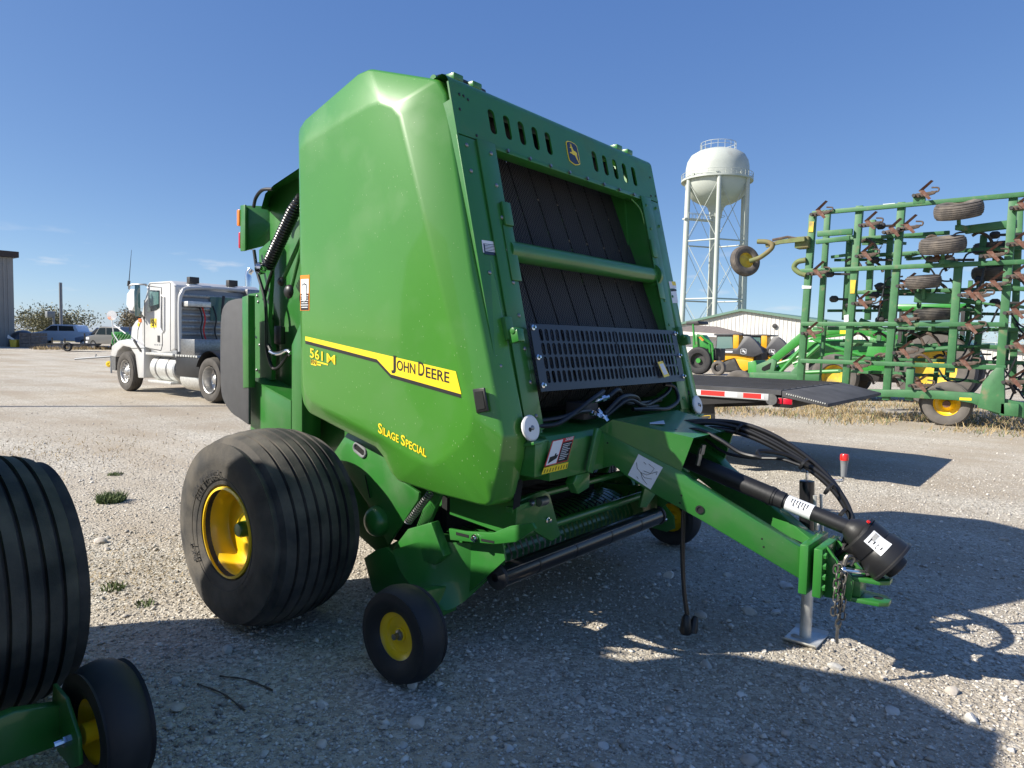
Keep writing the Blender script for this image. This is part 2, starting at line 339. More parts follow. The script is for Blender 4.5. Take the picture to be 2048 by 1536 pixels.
def tyre_profile(r, w, rim, grooves=0, gd=.015, gw=.012, crown=.02, shoulder=.08):
    """half-open section of a tyre from the outer bead over the tread to the inner bead; t runs along the axle"""
    h = w / 2; p = [(rim - .012, -h * .62), (rim, -h * .78), (rim + .02, -h * .9), (rim + (r - rim) * .45, -h), (r - shoulder, -h * .985), (r - shoulder * .45, -h * .93), (r - crown * 1.5, -h * .80)]
    T = h * .78; n = 1 + grooves
    if grooves:
        for i in range(n):
            a = -T + 2 * T * i / n; c = -T + 2 * T * (i + 1) / n
            def rr(t): return r - crown * 1.2 * (t / h) ** 2
            p += [(rr(a), a + gw / 2), (rr(c), c - gw / 2)]
            if i < n - 1: p += [(rr(c) - gd, c - gw * .35), (rr(c) - gd, c + gw * .35)]
    else: p += [(r - crown * .4, -h * .5), (r, 0), (r - crown * .4, h * .5)]
    return p + [(r - crown * 1.5, h * .80), (r - shoulder * .45, h * .93), (r - shoulder, h * .985), (rim + (r - rim) * .45, h), (rim + .02, h * .9), (rim, h * .78), (rim - .012, h * .62)]

# ================================================================== the setting
ground = struct('gravel_yard', B().add([(-900, -900, 0), (1100, -900, 0), (1100, 1100, 0), (-900, 1100, 0)], [(0, 1, 2, 3)]), 'gravel')
tag(ground, 'pale crushed limestone gravel yard with compacted dirt patches')

def blades(n, xf, hmin, hmax, w, seed, lean=.5):
    r = np.random.default_rng(seed); b = B(); vs = []; fs = []
    for i in range(n):
        x, y = xf(r); h = r.uniform(hmin, hmax); a = r.uniform(0, 2 * math.pi); k = r.uniform(0, lean) * h; t = a + r.uniform(-1, 1)
        dx, dy = math.cos(a) * w / 2, math.sin(a) * w / 2; o = len(vs)
        vs += [(x - dx, y - dy, 0), (x + dx, y + dy, 0), (x + math.cos(t) * k * .4 + dx * .6, y + math.sin(t) * k * .4 + dy * .6, h * .6), (x + math.cos(t) * k * .4 - dx * .6, y + math.sin(t) * k * .4 - dy * .6, h * .6), (x + math.cos(t) * k, y + math.sin(t) * k, h)]
        fs += [(o, o + 1, o + 2, o + 3), (o + 3, o + 2, o + 4)]
    b.v, b.f = vs, fs; return b
def stuff(name, b, m, label):
    o = part(name, b, m, ang=180); o['kind'] = 'stuff'; o['label'] = label; return o

# dry grass verge along the far edge of the gravel, under the folded implement
def verge(r):
    while True:
        y = r.uniform(-6, 9.5); x = r.triangular(14.3, 17.0, 24)
        edge = 15.2 + .9 * math.sin(y * .9) + .5 * math.sin(y * 2.3 + 1)
        if x > edge - abs(r.normal(0, .5)) and math.sin(x * 1.7 + y) + math.sin(y * 2.1 - x * .8) > -1.1 + r.normal(0, .4): return x, y
stuff('dry_grass', blades(17000, verge, .03, .15, .016, 3, 1.6), 'straw', 'dry tan grass along the far edge of the gravel')
stuff('green_grass', blades(3000, verge, .03, .13, .018, 5, 1.3), 'weed', 'sparse green blades among the dry verge grass')
def vleft(r): return r.uniform(19, 34), r.normal(61.5, .8)
stuff('yard_edge_grass', blades(1800, vleft, .1, .35, .06, 6), 'straw', 'thin dry grass at the yard edge by the parked cars')
gm = bpy.data.materials.new('field'); gm.use_nodes = True; MATS['field'] = gm
mat('field', (.24, .20, .11), .95, var=.25, vscale=.3, col2=(.13, .14, .06), mix=(.4, .65), mscale=.2)
struct('far_field', B().add([(90, -700, .012), (1090, -700, .012), (1090, 1090, .012), (-700, 1090, .012), (-700, 110, .012), (90, 96, .012)], [(0, 1, 2, 3, 4, 5)]), 'field')

# loose stones: the pieces big enough to pick out are stones of the yard, the rest one scatter of chippings
def rock_mesh(seed, sub=1):
    r = np.random.default_rng(seed); bm = bmesh.new(); bmesh.ops.create_icosphere(bm, subdivisions=sub, radius=1)
    pl = [(V(r.normal(size=3)).normalized(), r.uniform(.55, .85)) for _ in range(7)]
    sc = V((r.uniform(.8, 1.25), r.uniform(.7, 1.1), r.uniform(.45, .75)))
    for v in bm.verts:
        for nrm, d in pl:
            e2 = v.co.dot(nrm) - d
            if e2 > 0: v.co -= nrm * e2
        v.co = V((v.co.x * sc.x, v.co.y * sc.y, v.co.z * sc.z)) * r.uniform(.93, 1.05)
    me = bpy.data.meshes.new('stone'); bm.to_mesh(me); bm.free(); me.shade_smooth(); me.set_sharp_from_angle(angle=R(28)); return me
ROCKS = [rock_mesh(40 + i, 2) for i in range(10)]
for i, me in enumerate(ROCKS): me.materials.append(MATS['stone_pale' if i % 3 else 'stone_warm'])
camxy = np.array([math.cos(YAW), math.sin(YAW)]); rgt = np.array([math.sin(YAW), -math.cos(YAW)])
def yard_xy(r, dmin, dmax, pw=1.0, spread=.80):
    d = dmin + (dmax - dmin) * r.random() ** pw; a = r.uniform(-spread, spread); return camxy * d + rgt * a * d
keep = 0
while keep < 260:
    p = yard_xy(RNG, 1.9, 6.5, 1.7)
    if math.sin(p[0] * 2.1 + 1) * math.cos(p[1] * 1.7) < RNG.uniform(-1.2, .6): continue
    s = float(np.clip(RNG.lognormal(-3.85, .38), .013, .05))
    o = bpy.data.objects.new('stone', ROCKS[keep % 10]); COL.objects.link(o); o.parent = ground
    o.location = (p[0], p[1], s * .22); o.scale = (s,) * 3; o.rotation_euler = (RNG.uniform(-.3, .3), RNG.uniform(-.3, .3), RNG.uniform(0, 6.3)); keep += 1
def chips(n, dmin, dmax, pw, smin, smax, seed):
    r = np.random.default_rng(seed)
    d = dmin + (dmax - dmin) * r.random(n) ** pw; a = r.uniform(-.85, .85, n); c = camxy[None] * d[:, None] + rgt[None] * (a * d)[:, None]
    base = np.array([[1, 0, 0], [0, 1, 0], [-1, 0, 0], [0, -1, 0], [0, 0, 1], [.1, .1, -.6]], float)
    v = base[None] * r.uniform(.55, 1.25, (n, 6, 1)) + r.normal(0, .16, (n, 6, 3))
    s = r.uniform(0, 1, n) ** 2.2 * (smax - smin) + smin; v[:, :, 2] *= .7; v *= s[:, None, None]
    th = r.uniform(0, 6.28, n); cs, sn = np.cos(th)[:, None], np.sin(th)[:, None]
    x = v[:, :, 0] * cs - v[:, :, 1] * sn + c[:, None, 0]; y = v[:, :, 0] * sn + v[:, :, 1] * cs + c[:, None, 1]; z = v[:, :, 2] + (s * .18)[:, None]
    P = np.stack([x, y, z], -1).reshape(-1, 3)
    F = np.array([[0, 1, 4], [1, 2, 4], [2, 3, 4], [3, 0, 4], [1, 0, 5], [2, 1, 5], [3, 2, 5], [0, 3, 5]])
    F = (F[None] + (np.arange(n) * 6)[:, None, None]).reshape(-1, 3); return P, F
def chip_object(name, args, m, label):
    P, F = chips(*args); me = bpy.data.meshes.new(name); me.vertices.add(len(P)); me.vertices.foreach_set('co', P.ravel())
    me.loops.add(len(F) * 3); me.loops.foreach_set('vertex_index', F.ravel().astype(np.int32)); me.polygons.add(len(F)); me.polygons.foreach_set('loop_start', np.arange(0, len(F) * 3, 3, dtype=np.int32))
    me.update(); me.validate(); me.materials.append(MATS[m]); o = bpy.data.objects.new(name, me); COL.objects.link(o); o['kind'] = 'stuff'; o['label'] = label; return o
def chip_mat(name, lo, hi):
    m = bpy.data.materials.new(name); m.use_nodes = True; MATS[name] = m; n = m.node_tree.nodes; l = m.node_tree.links
    g = n.new('ShaderNodeNewGeometry'); r = n.new('ShaderNodeValToRGB'); r.color_ramp.elements[0].color = lo + (1,); r.color_ramp.elements[1].color = hi + (1,)
    l.new(g.outputs['Random Per Island'], r.inputs[0]); l.new(r.outputs[0], n['Principled BSDF'].inputs['Base Color']); n['Principled BSDF'].inputs['Roughness'].default_value = .9
chip_mat('chip', (.24, .213, .175), (.72, .68, .61))
chip_object('gravel_chippings', (70000, 1.7, 9, 1.5, .003, .0125, 11), 'chip', 'fine pale chippings loose on the near yard')
chip_object('coarse_gravel', (9000, 8, 30, 1.3, .005, .018, 13), 'chip', 'coarser loose gravel across the far yard')
chip_object('broken_stone', (3800, 1.8, 8, 1.7, .009, .024, 17), 'chip', 'scattered broken stone pieces on the near yard')

# sticks and weeds on the yard
def weed(loc, r_, h, n, seed, label, m='weed'):
    def f(r): a = r.uniform(0, 6.28); k = r_ * math.sqrt(r.random()); return math.cos(a) * k + loc[0], math.sin(a) * k + loc[1]
    o = part('weed_clump', blades(n, f, h * .4, h, .012, seed, 1.1), m, org=(loc[0], loc[1], 0), ang=180); return tag(o, label, 'weed', 'weeds growing in the gravel')
weed((2.72, 6.88), .12, .10, 520, 21, 'roundest green weed tuft alone on the sunny gravel beyond the big tyre')
weed((3.256, 8.12), .08, .045, 80, 22, 'small olive weed tuft farther back on sunny gravel')
weed((1.79, 4.52), .07, .045, 60, 23, 'low green weed beside the cut-off machine\'s tyre', 'weed')
weed((1.80, 4.12), .06, .035, 40, 24, 'dark sparse weed just before the shadow edge')
def strawf(r): return 2.1 + r.normal(0, .4), 4.75 + r.normal(0, .4)
stuff('straw_litter', blades(2400, strawf, .004, .022, .006, 25, 5.0), 'straw', 'thin straw litter behind the big tyre')
def strawg(r): return 3.2 + r.normal(0, .9), 10.2 + r.normal(0, .9)
stuff('dead_grass_patch', blades(900, strawg, .01, .045, .01, 26, 2.0), 'straw', 'flat dead grass patch on the far sunny gravel')
for lab, a, c in (('thin dark stick lying in the shade nearest the big tyre', [(1.634,2.987,0.006),(1.718,2.696,0.006)], .005), ('thin stick in the shade pointing at the small tyre', [(1.531,2.991,0.006),(1.549,2.633,0.006)], .005)):
    mid = [(a[0][i] + a[1][i]) / 2 + (.015 if i < 2 else .004) for i in range(3)]
    tag(part('stick', B().tube(curve([a[0], mid, a[1]], 5), [.003 + .002 * (i % 3 == 0) for i in range(11)], 6), 'bark', org=a[0]), lab, 'stick', 'sticks on the gravel')

# ------------------------------------------------------------------ water tower
TX, TY = 145.1, 62.4
tw = thing('water_tower', 'tall white water tower with domed tank on tubular legs', 'water tower', (TX, TY, 0))
vdir = V((TX, TY, 0)).normalized(); adir0 = math.atan2(-vdir.y, -vdir.x)
tank = [(0.05, 42.2), (2.5, 42.05), (4.2, 41.5), (5.5, 40.7), (6.2, 39.5), (6.45, 38.2), (6.5, 36.0), (6.6, 35.2), (6.5, 34.4), (6.0, 33.0), (5.0, 31.8), (3.6, 31.0), (2.2, 30.6), (1.7, 30.0), (1.35, 29.0), (1.25, 28.0)]
tk = part('tank', B().lathe(tank, (TX, TY, 0), (0, 0, 1), 56), 'tower_white', tw, ang=50)
part('riser', B().lathe([(1.25, 28.2), (1.05, 27.5), (1.05, 0)], (TX, TY, 0), (0, 0, 1), 20), 'tower_white', tw)
b = B().lathe([(6.62, 35.3), (7.35, 35.3), (7.35, 35.65), (6.62, 35.65)], (TX, TY, 0), (0, 0, 1), 56); bal = part('balcony', b, 'tower_white', tw)
def ring(b, rad, z, r, n=56): return b.tube([(TX + rad * math.cos(6.2832 * k / n), TY + rad * math.sin(6.2832 * k / n), z) for k in range(n + 1)], r, 5, False)
b = B(); ring(b, 7.3, 36.75, .05); ring(b, 7.3, 36.2, .035)
for k in range(40): a = k * math.pi / 20; b.tube([(TX + 7.3 * math.cos(a), TY + 7.3 * math.sin(a), 35.6), (TX + 7.3 * math.cos(a), TY + 7.3 * math.sin(a), 36.75)], .04, 5)
part('balcony_railing', b, 'tower_white', bal)
b = B(); ring(b, 3.6, 43.3, .05, 32); ring(b, 3.6, 42.6, .04, 32)
for k in range(16): a = k * math.pi / 8; b.tube([(TX + 3.6 * math.cos(a), TY + 3.6 * math.sin(a), 41.6), (TX + 3.6 * math.cos(a), TY + 3.6 * math.sin(a), 43.3)], .05, 5)
part('roof_railing', b, 'tower_white', tk)
def legp(k, z): a = adir0 + R(4) + k * math.pi / 3; rr = 6.75 + (35.4 - z) * .012; return V((TX + rr * math.cos(a), TY + rr * math.sin(a), z))
for k in range(6): part('leg', B().tube([legp(k, 0), legp(k, 35.4)], [.5, .46], 14), 'tower_white', tw)
for z in (22.6, 10.6):
    for k in range(6): part('strut', B().tube([legp(k, z), legp(k + 1, z)], .16, 8), 'tower_white', tw)
for z0, z1 in ((10.6, 22.6), (22.6, 34.8), (0, 10.6)):
    for k in range(6): part('brace_rod', B().tube([legp(k, z0), legp(k + 1, z1)], .06, 5).tube([legp(k + 1, z0), legp(k, z1)], .06, 5), 'tower_white', tw)
b = B(); a5 = legp(5, 27.2); e2 = V((TX, TY, 27.2)); b.beam(a5 + (a5 - e2) * .12, e2, 1.0, .35)
cw = part('catwalk', b, 'tower_white', tw); b = B(); sd = (e2 - a5).cross(V((0, 0, 1))).normalized() * .5
for q in (-1, 1):
    b.tube([a5 + sd * q + V((0, 0, 1.2)), e2 + sd * q + V((0, 0, 1.2))], .05, 5)
    for k in range(9): p = a5.lerp(e2, k / 8) + sd * q; b.tube([p, p + V((0, 0, 1.2))], .04, 5)
ring(b, 1.9, 28.2, .05, 20); part('catwalk_railing', b, 'tower_white', cw)
b = B()
for q in (-.25, .25): b.tube([legp(4, 27) + rt * q, legp(4, 36) + rt * q], .05, 5)
for k in range(22): z = 27 + k * .4; b.tube([legp(4, z) - rt * .25, legp(4, z) + rt * .25], .03, 4)
part('ladder', shift and b, 'tower_white', tw)
for k in range(8): a = k * math.pi / 4; part('manhole_cover', B().tube([(TX + 6.6 * math.cos(a + adir0), TY + 6.6 * math.sin(a + adir0), 36.2), (TX + 6.75 * math.cos(a + adir0), TY + 6.75 * math.sin(a + adir0), 36.2)], .3, 8), 'tower_white', tk)

# ------------------------------------------------------------------ white shed with green roof, small shingled roof, grey building, poles
K = 110 / 62
def sy(y): return y * K
pk = 1.57 + (4.429 - 1.57) * K; yp = sy(23.8)
el, er_ = 46.0, sy(12.0); sl = .155; zl = pk - (el - yp) * .215; zr = pk - (yp - er_) * .15
sh = thing('white_metal_shed', 'long white ribbed metal shed with low green-edged gable under the water tower', 'building', (110, yp, 0))
b = B().add([(110, el + 14, 0), (110, er_ - 16, 0), (110, er_ - 16, zr - 2.4), (110, yp, pk), (110, el + 14, zl - 3.0)], [(0, 1, 2, 3, 4)])
b.add([(110, er_ - 16, 0), (150, er_ - 16, 0), (150, er_ - 16, zr - 2.4), (110, er_ - 16, zr - 2.4)], [(0, 1, 2, 3)])
wl_ = part('wall', b, 'shed_white', sh)
b = B(); y = er_ - 15.8
def gz(y): return pk - (yp - y) * (pk - zr + 2.4) / (yp - er_ + 16) if y < yp else pk - (y - yp) * (pk - zl + 3.0) / (el + 14 - yp)
while y < el + 13.5: b.bx(109.93, 109.999, y, y + .1, 0, gz(y) - .02); y += .62
o = part('siding_ribs', b, 'shed_white', wl_); o['kind'] = 'stuff'
b = B()
for ya, yb in ((er_ - 17, yp), (yp, el + 15)):
    za, zb = gz(ya), gz(yb); b.add([(109.4, ya, za), (109.4, yb, zb), (151, yb, zb), (151, ya, za), (109.4, ya, za + .35), (109.4, yb, zb + .35), (151, yb, zb + .35), (151, ya, za + .35)], [(3, 2, 1, 0), (4, 5, 6, 7), (0, 1, 5, 4), (1, 2, 6, 5), (2, 3, 7, 6), (3, 0, 4, 7)])
part('roof', b, 'shed_green', sh)
part('wall_lamp', B().lathe([(.001, -.3), (.35, -.25), (.35, 0)], [(109.9,37.056,4.316)][0], (1, 0, 0), 12), 'dark_iron', sh)

ks = thing('small_shingled_building', 'small building with brown shingled roof in front of the white shed', 'building', (60, 27, 0))
p = [(60,27.425,2.986),(60,25.176,2.868),(60,22.874,2.328),(60,23.265,2.237),(60,27.406,2.494)]
b = B().plate([p[0], p[1], p[2], (p[2][0] - 3, p[2][1] - .2, p[2][2] - .15), (p[4][0] - 3, p[4][1] + 1, p[4][2])], (0, 0, .12)); rf = part('roof', b, 'shingle', ks)
part('fascia', B().beam((56.9, p[2][1] - .2, p[2][2] - .2), (56.9, p[4][1] + 1, p[4][2] - .1), .1, .3), 'shed_white', rf)
part('wall', B().bx(58, 64, p[2][1] + 1.2, p[4][1] + 3, 0, p[2][2] - .2), 'shed_white', ks)

gb = thing('grey_metal_building', 'grey ribbed metal building corner with dark brown eave behind the gravel yard', 'building', (20.4, 70.4, 0))
wl_ = part('wall', B().bx(-12, 20.4, 70.4, 96, 0, 7.45), 'shed_grey', gb)
b = B(); x = -11.5
while x < 20.3: b.bx(x, x + .1, 70.34, 70.398, 0, 7.4); x += .3
y = 70.5
while y < 95: b.bx(20.402, 20.46, y, y + .1, 0, 7.4); y += .3
o = part('siding_ribs', b, 'shed_grey', wl_); o['kind'] = 'stuff'
part('eave', B().bx(-13, 20.75, 70.0, 97, 7.46, 7.95), 'shed_trim', gb)
part('wall_lamp', B().bx(17.4, 18.2, 70.0, 70.33, 5.3, 5.5), 'white_plastic', gb)
tag(part('steel_post', B().tube([(29.6, 87, 0), (29.6, 87, 6.6)], .16, 10), 'pole_grey', org=(29.6, 87, 0)), 'slim grey steel post beside the grey building', 'post')
lp = thing('floodlight_pole', 'small floodlight pole rising behind the white pickup', 'light pole', (37.5, 96, 0))
pp_ = [(35.75,107.477,1.754),(35.717,107.661,3.153),(35.475,107.988,3.412)]
lp.location = (pp_[0][0], pp_[0][1], 0); ORG[lp.name] = tuple(lp.location)
part('pole', B().tube([(pp_[0][0], pp_[0][1], 0), tuple(pp_[1])], .16, 8), 'pole_grey', lp)
part('lamp', B().bx(pp_[2][0] - .5, pp_[2][0] + .5, pp_[2][1] - .3, pp_[2][1] + .5, pp_[2][2] - .4, pp_[2][2] + .5), 'pole_grey', lp, bev=.1)
ul = thing('yard_light_pole', 'tall yard light pole that throws the thin shadow line across the far gravel', 'light pole', (1.1, 19.45, 0))
part('pole', B().tube([(1.1, 19.45, 0), (1.1, 19.45, 7.4)], [.11, .06], 10), 'pole_grey', ul); part('lamp', B().tube([(1.1, 19.45, 7.3), (1.9, 19.2, 7.5)], .04, 6).bx(1.7, 2.3, 19.0, 19.3, 7.42, 7.55), 'pole_grey', ul)

# ------------------------------------------------------------------ trees
def tree(name, label, loc, h, rad, leaf, n, seed, lsize=.22, group='trees along the far edge', bare=False):
    r = np.random.default_rng(seed); t = thing(name, label, 'tree', loc, group); L = V(loc)
    b = B(); b.tube(curve([L, L + V((r.normal(0, .15), r.normal(0, .15), h * .3)), L + V((r.normal(0, .3), r.normal(0, .3), h * .62))], 3), [.05 * h * (1 - k / 8.5) * .6 for k in range(7)], 7)
    tips = []
    for k in range(11):
        z0 = h * r.uniform(.18, .55); a = r.uniform(0, 6.28); q = L + V((math.cos(a) * rad * r.uniform(.5, .95), math.sin(a) * rad * r.uniform(.5, .95), h * r.uniform(.45, .98)))
        s0 = L + V((0, 0, z0)); m1 = s0.lerp(q, .5) + V((0, 0, h * .06)); b.tube(curve([s0, m1, q], 3), [.016 * h * (1 - k2 / 8) for k2 in range(7)], 5); tips += [q, m1, s0.lerp(q, .75)]
        for e in range(3):
            w = q + V((r.normal(0, rad * .25), r.normal(0, rad * .25), r.normal(0, h * .08))); b.tube([m1.lerp(q, .5), w], [.007 * h, .002 * h], 4); tips.append(w)
    part('trunk', b, 'bark', t)
    tips = np.array([tuple(p) for p in tips]); vs = []; fs = []
    for i in range(n):
        c = tips[r.integers(len(tips))] + r.normal(0, rad * .17, 3); u = r.normal(size=3); u /= np.linalg.norm(u); w = np.cross(u, r.normal(size=3)); w /= np.linalg.norm(w) + 1e-9; s = lsize * r.uniform(.5, 1.3); o = len(vs)
        c[2] = max(c[2], loc[2] + h * .12)
        vs += [tuple(c - u * s), tuple(c + w * s * .5), tuple(c + u * s), tuple(c - w * s * .5)]; fs.append((o, o + 1, o + 2, o + 3))
    c = B(); c.v, c.f = vs, fs; part('crown', c, leaf, t, ang=180); return t
tree('tree', 'wide brown-green scrub tree between the steel post and the floodlight pole', (50, 150, 0), 4.3, 5.4, 'leaf_dull', 7000, 1)
tree('tree', 'low bare scrub tree next to the grey building', (42, 158, 0), 4.0, 4.0, 'leaf_brown', 1400, 2)
tree('tree', 'tallest round brownish tree right of the white pickup', (65, 148, 0), 5.2, 4.2, 'leaf_brown', 7000, 3)
tree('tree', 'brownish tree behind the silver suv', (72, 143, 0), 4.3, 4.6, 'leaf_brown', 6000, 4)
tree('tree', 'hazy olive tree mostly hidden by the white truck', (80, 140, 0), 4.3, 4.5, 'leaf_dull', 6000, 5)
tree('evergreen_tree', 'dark evergreen seen through the implement frame, beyond the fence', (160, 22.6, 0), 7.0, 3.2, 'leaf_dark', 6000, 6)
tree('bare_tree', 'leafless grey tree beside the dark evergreen beyond the fence', (165, 17.5, 0), 7.5, 3.4, 'leaf_brown', 90, 7)
tree('bare_tree', 'pale twiggy tree at the photo edge beyond the fence', (165, 10.8, 0), 6.8, 3.2, 'leaf_brown', 220, 8)
fb = thing('chain_link_fence', 'galvanised chain link fence beyond the tractors', 'fence', (118, 12, 0))
for k in range(16): part('post', B().tube([(118, -6 + 2.6 * k, 0), (118, -6 + 2.6 * k, 2.4)], .05, 6), 'galvanised', fb)
b = B()
for z in (.1, 1.2, 2.4): b.tube([(118, -6, z), (118, 33, z)], .03, 5)
part('rail', b, 'galvanised', fb)
b = B(); 
for k in range(300):
    y0 = -6 + k * .13; b.tube([(118, y0, .05), (118, y0 + 1.2, 2.4)], .006, 3, False).tube([(118, y0 + 1.2, .05), (118, y0, 2.4)], .006, 3, False)
o = part('mesh', b, 'galvanised', fb); o['kind'] = 'stuff'

# ================================================================== the round baler
XC = 3.515
bl = thing('round_baler', 'big green round baler with yellow wheels and a tongue, whole machine in the middle', 'baler', (XC, 3.5, 0), 'round balers parked side by side')
FRM = Fr((3.58, 2.03, 1.15), (1, 0, 0), (0, .2398, .9708), (0, -.9708, .2398)); UC = -.065
G, GS = 'green_paint', 'green_shell'
def both(name, b, m, bev=0, parent=bl, **k):
    o = part(name, b, m, parent, bev, **k); p2 = part(name, mirB(b, XC), m, parent, bev, **k); return o, p2

# --- moulded side shields
oc = [(2.46,3.593,2.747),(2.46,3.531,2.792),(2.46,3.055,2.942),(2.46,2.97,2.954),(2.46,2.506,2.814),(2.46,2.458,2.737),(2.46,2.229,1.86),(2.46,2.018,1.124),(2.46,2.032,1.015),(2.46,2.084,0.818),(2.46,2.117,0.791),(2.46,2.173,0.789),(2.46,2.429,0.799),(2.46,2.722,0.821),(2.46,2.78,0.86),(2.46,2.836,0.932),(2.46,2.893,0.976),(2.46,3.485,1.111),(2.46,3.544,1.162),(2.46,3.564,1.243)]
ic = [(2.405,3.508,2.604),(2.405,3.442,2.638),(2.405,2.917,2.737),(2.405,2.821,2.739),(2.405,2.731,2.703),(2.405,2.672,2.644),(2.405,2.423,1.933),(2.405,2.171,1.214),(2.405,2.172,1.143),(2.405,2.221,1.082),(2.405,2.299,1.024),(2.405,2.345,0.987),(2.405,2.411,0.954),(2.405,2.48,0.953),(2.405,2.579,0.973),(2.405,2.683,1.006),(2.405,2.79,1.046),(2.405,3.389,1.191),(2.405,3.441,1.23),(2.405,3.47,1.294)]
oc = [(x + {3: .0, 4: .035, 5: .045, 2: -.01}.get(i, 0), y, z) for i, (x, y, z) in enumerate(oc)]
bk = [(2.60, p[1] - (.03 if p[1] < 2.3 else 0), p[2]) for p in oc]
b = B().loft([bk, oc, ic]); SH, SH2 = both('side_shield', b, GS, .016, seg=3, bang=6, ang=60)
SX = 2.4035
def on_shield(name, poly, m, dx=0.0, parent=None): return part(name, B().plate([(SX - dx, p[1], p[2]) for p in poly], (.001, 0, 0)), m, parent or SH)
band = [(2.404,3.441,1.558),(2.404,2.269,1.412),(2.404,2.231,1.308),(2.404,2.717,1.377),(2.404,2.825,1.449),(2.404,3.441,1.534)]
on_shield('stripe_underside', [(0, p[1], p[2] - .018) for p in band], 'ink'); on_shield('yellow_stripe', band, 'yellow_decal', .001)  # black strip of the decal along the underside of the yellow stripe
def shield_text(s, px0, px1, h, m, dx=.0022, bold=0.0): return text_part('lettering', s, m, SH, (SX - dx, px0[1], px0[2]), (SX - dx, px1[1], px1[2]), (0, .02, 1), h, bold=bold)
tb = [(2.4,2.713,1.409),(2.4,2.661,1.403),(2.4,2.524,1.384),(2.4,2.51,1.381),(2.4,2.455,1.375),(2.4,2.308,1.356)]
def lerp(a, b_, t): return tuple(a[i] + (b_[i] - a[i]) * t for i in range(3))
shield_text('J', tb[0], [(2.4,2.679,1.404)][0], .066, 'ink', bold=.03); shield_text('OHN', [(2.4,2.672,1.402)][0], [(2.4,2.538,1.386)][0], .050, 'ink', bold=.014)
shield_text('D', [(2.4,2.517,1.383)][0], [(2.4,2.475,1.378)][0], .068, 'ink', bold=.012); shield_text('EERE', [(2.4,2.465,1.376)][0], [(2.4,2.308,1.356)][0], .050, 'ink', bold=.014)
shield_text('561', [(2.4,3.395,1.442)][0], [(2.4,3.277,1.424)][0], .052, 'yellow_decal', bold=.012); shield_text('M', [(2.4,3.241,1.418)][0], [(2.4,3.166,1.408)][0], .052, 'yellow_decal', bold=.002)
q = [(2.4,3.387,1.431),(2.4,3.336,1.425),(2.4,3.336,1.394),(2.4,3.387,1.4)]; on_shield('badge', q, 'yellow_decal', .001); shield_text('RN', [(2.4,3.383,1.406)][0], [(2.4,3.341,1.401)][0], .026, 'ink', bold=.01)
on_shield('badge_line', [(2.4,3.332,1.422),(2.4,3.232,1.409),(2.4,3.232,1.401),(2.4,3.332,1.414)], 'yellow_decal', .001); on_shield('badge_line', [(2.4,3.332,1.408),(2.4,3.295,1.404),(2.4,3.295,1.395),(2.4,3.332,1.4)], 'yellow_decal', .001)
s0, s1 = [(2.43,2.809,1.074),(2.43,2.455,0.987)]
def sp(t, dz=0): return (2.4020, s0[1] + (s1[1] - s0[1]) * t, s0[2] + (s1[2] - s0[2]) * t + dz)
for s_, a_, c_, h_ in (('S', 0, .085, .050), ('ILAGE', .10, .44, .038), ('S', .49, .575, .050), ('PECIAL', .59, 1.0, .038)):
    o = text_part('lettering', s_, 'yellow_decal', SH, sp(a_), sp(c_), (0, .02, 1), h_, bold=.016)
    for v in o.data.vertices:   # the lettering follows the sloped lower band of the shield
        v.co.x += .0
# warning decal low on the rear edge, latch pocket at the front edge
wd = [(2.404,3.491,1.902),(2.403,3.406,1.898),(2.404,3.405,1.703),(2.404,3.486,1.704)]; w0, w1 = wd[0], wd[2]
def wr(t0, t1, m, dx, in_=0): return on_shield('warning_decal', [(0, w0[1] - in_, w0[2] + (w1[2] - w0[2]) * t0), (0, w1[1] + in_, w0[2] + (w1[2] - w0[2]) * t0), (0, w1[1] + in_, w0[2] + (w1[2] - w0[2]) * t1), (0, w0[1] - in_, w0[2] + (w1[2] - w0[2]) * t1)], m, dx)
wr(0, 1, 'orange_label', 0); wr(.11, .52, 'white_label', .001, .006); wr(.53, .985, 'ink', .001, .006)
for k in range(6): wr(.57 + k * .065, .595 + k * .065, 'white_label', .002, .014 if k % 2 else .009)
on_shield('warning_figure', [(0, w0[1] - .03 - .035 * math.sin(a) * (1 + .4 * math.cos(2 * a)) - .01, w0[2] - .10 + .055 * math.cos(a)) for a in [k * .52 for k in range(12)]], 'ink', .002)
on_shield('warning_figure', [(0, w0[1] - .03 - .030 * math.sin(a) * (1 + .4 * math.cos(2 * a)) - .01, w0[2] - .10 + .048 * math.cos(a)) for a in [k * .52 for k in range(12)]], 'white_label', .003)
lk = [(2.425,2.173,1.335),(2.425,2.103,1.346),(2.425,2.077,1.241),(2.425,2.146,1.226)]
part('latch_bezel', B().plate(lk, (-.012, 0, 0)), 'black_plastic', SH, .004)
part('latch_pocket', B().plate([(2.412, sum(p[1] for p in lk) / 4 + (p[1] - sum(q_[1] for q_ in lk) / 4) * .68, sum(p[2] for p in lk) / 4 + (p[2] - sum(q_[2] for q_ in lk) / 4) * .74) for p in lk], (-.0015, 0, 0)), 'dark_void', SH)

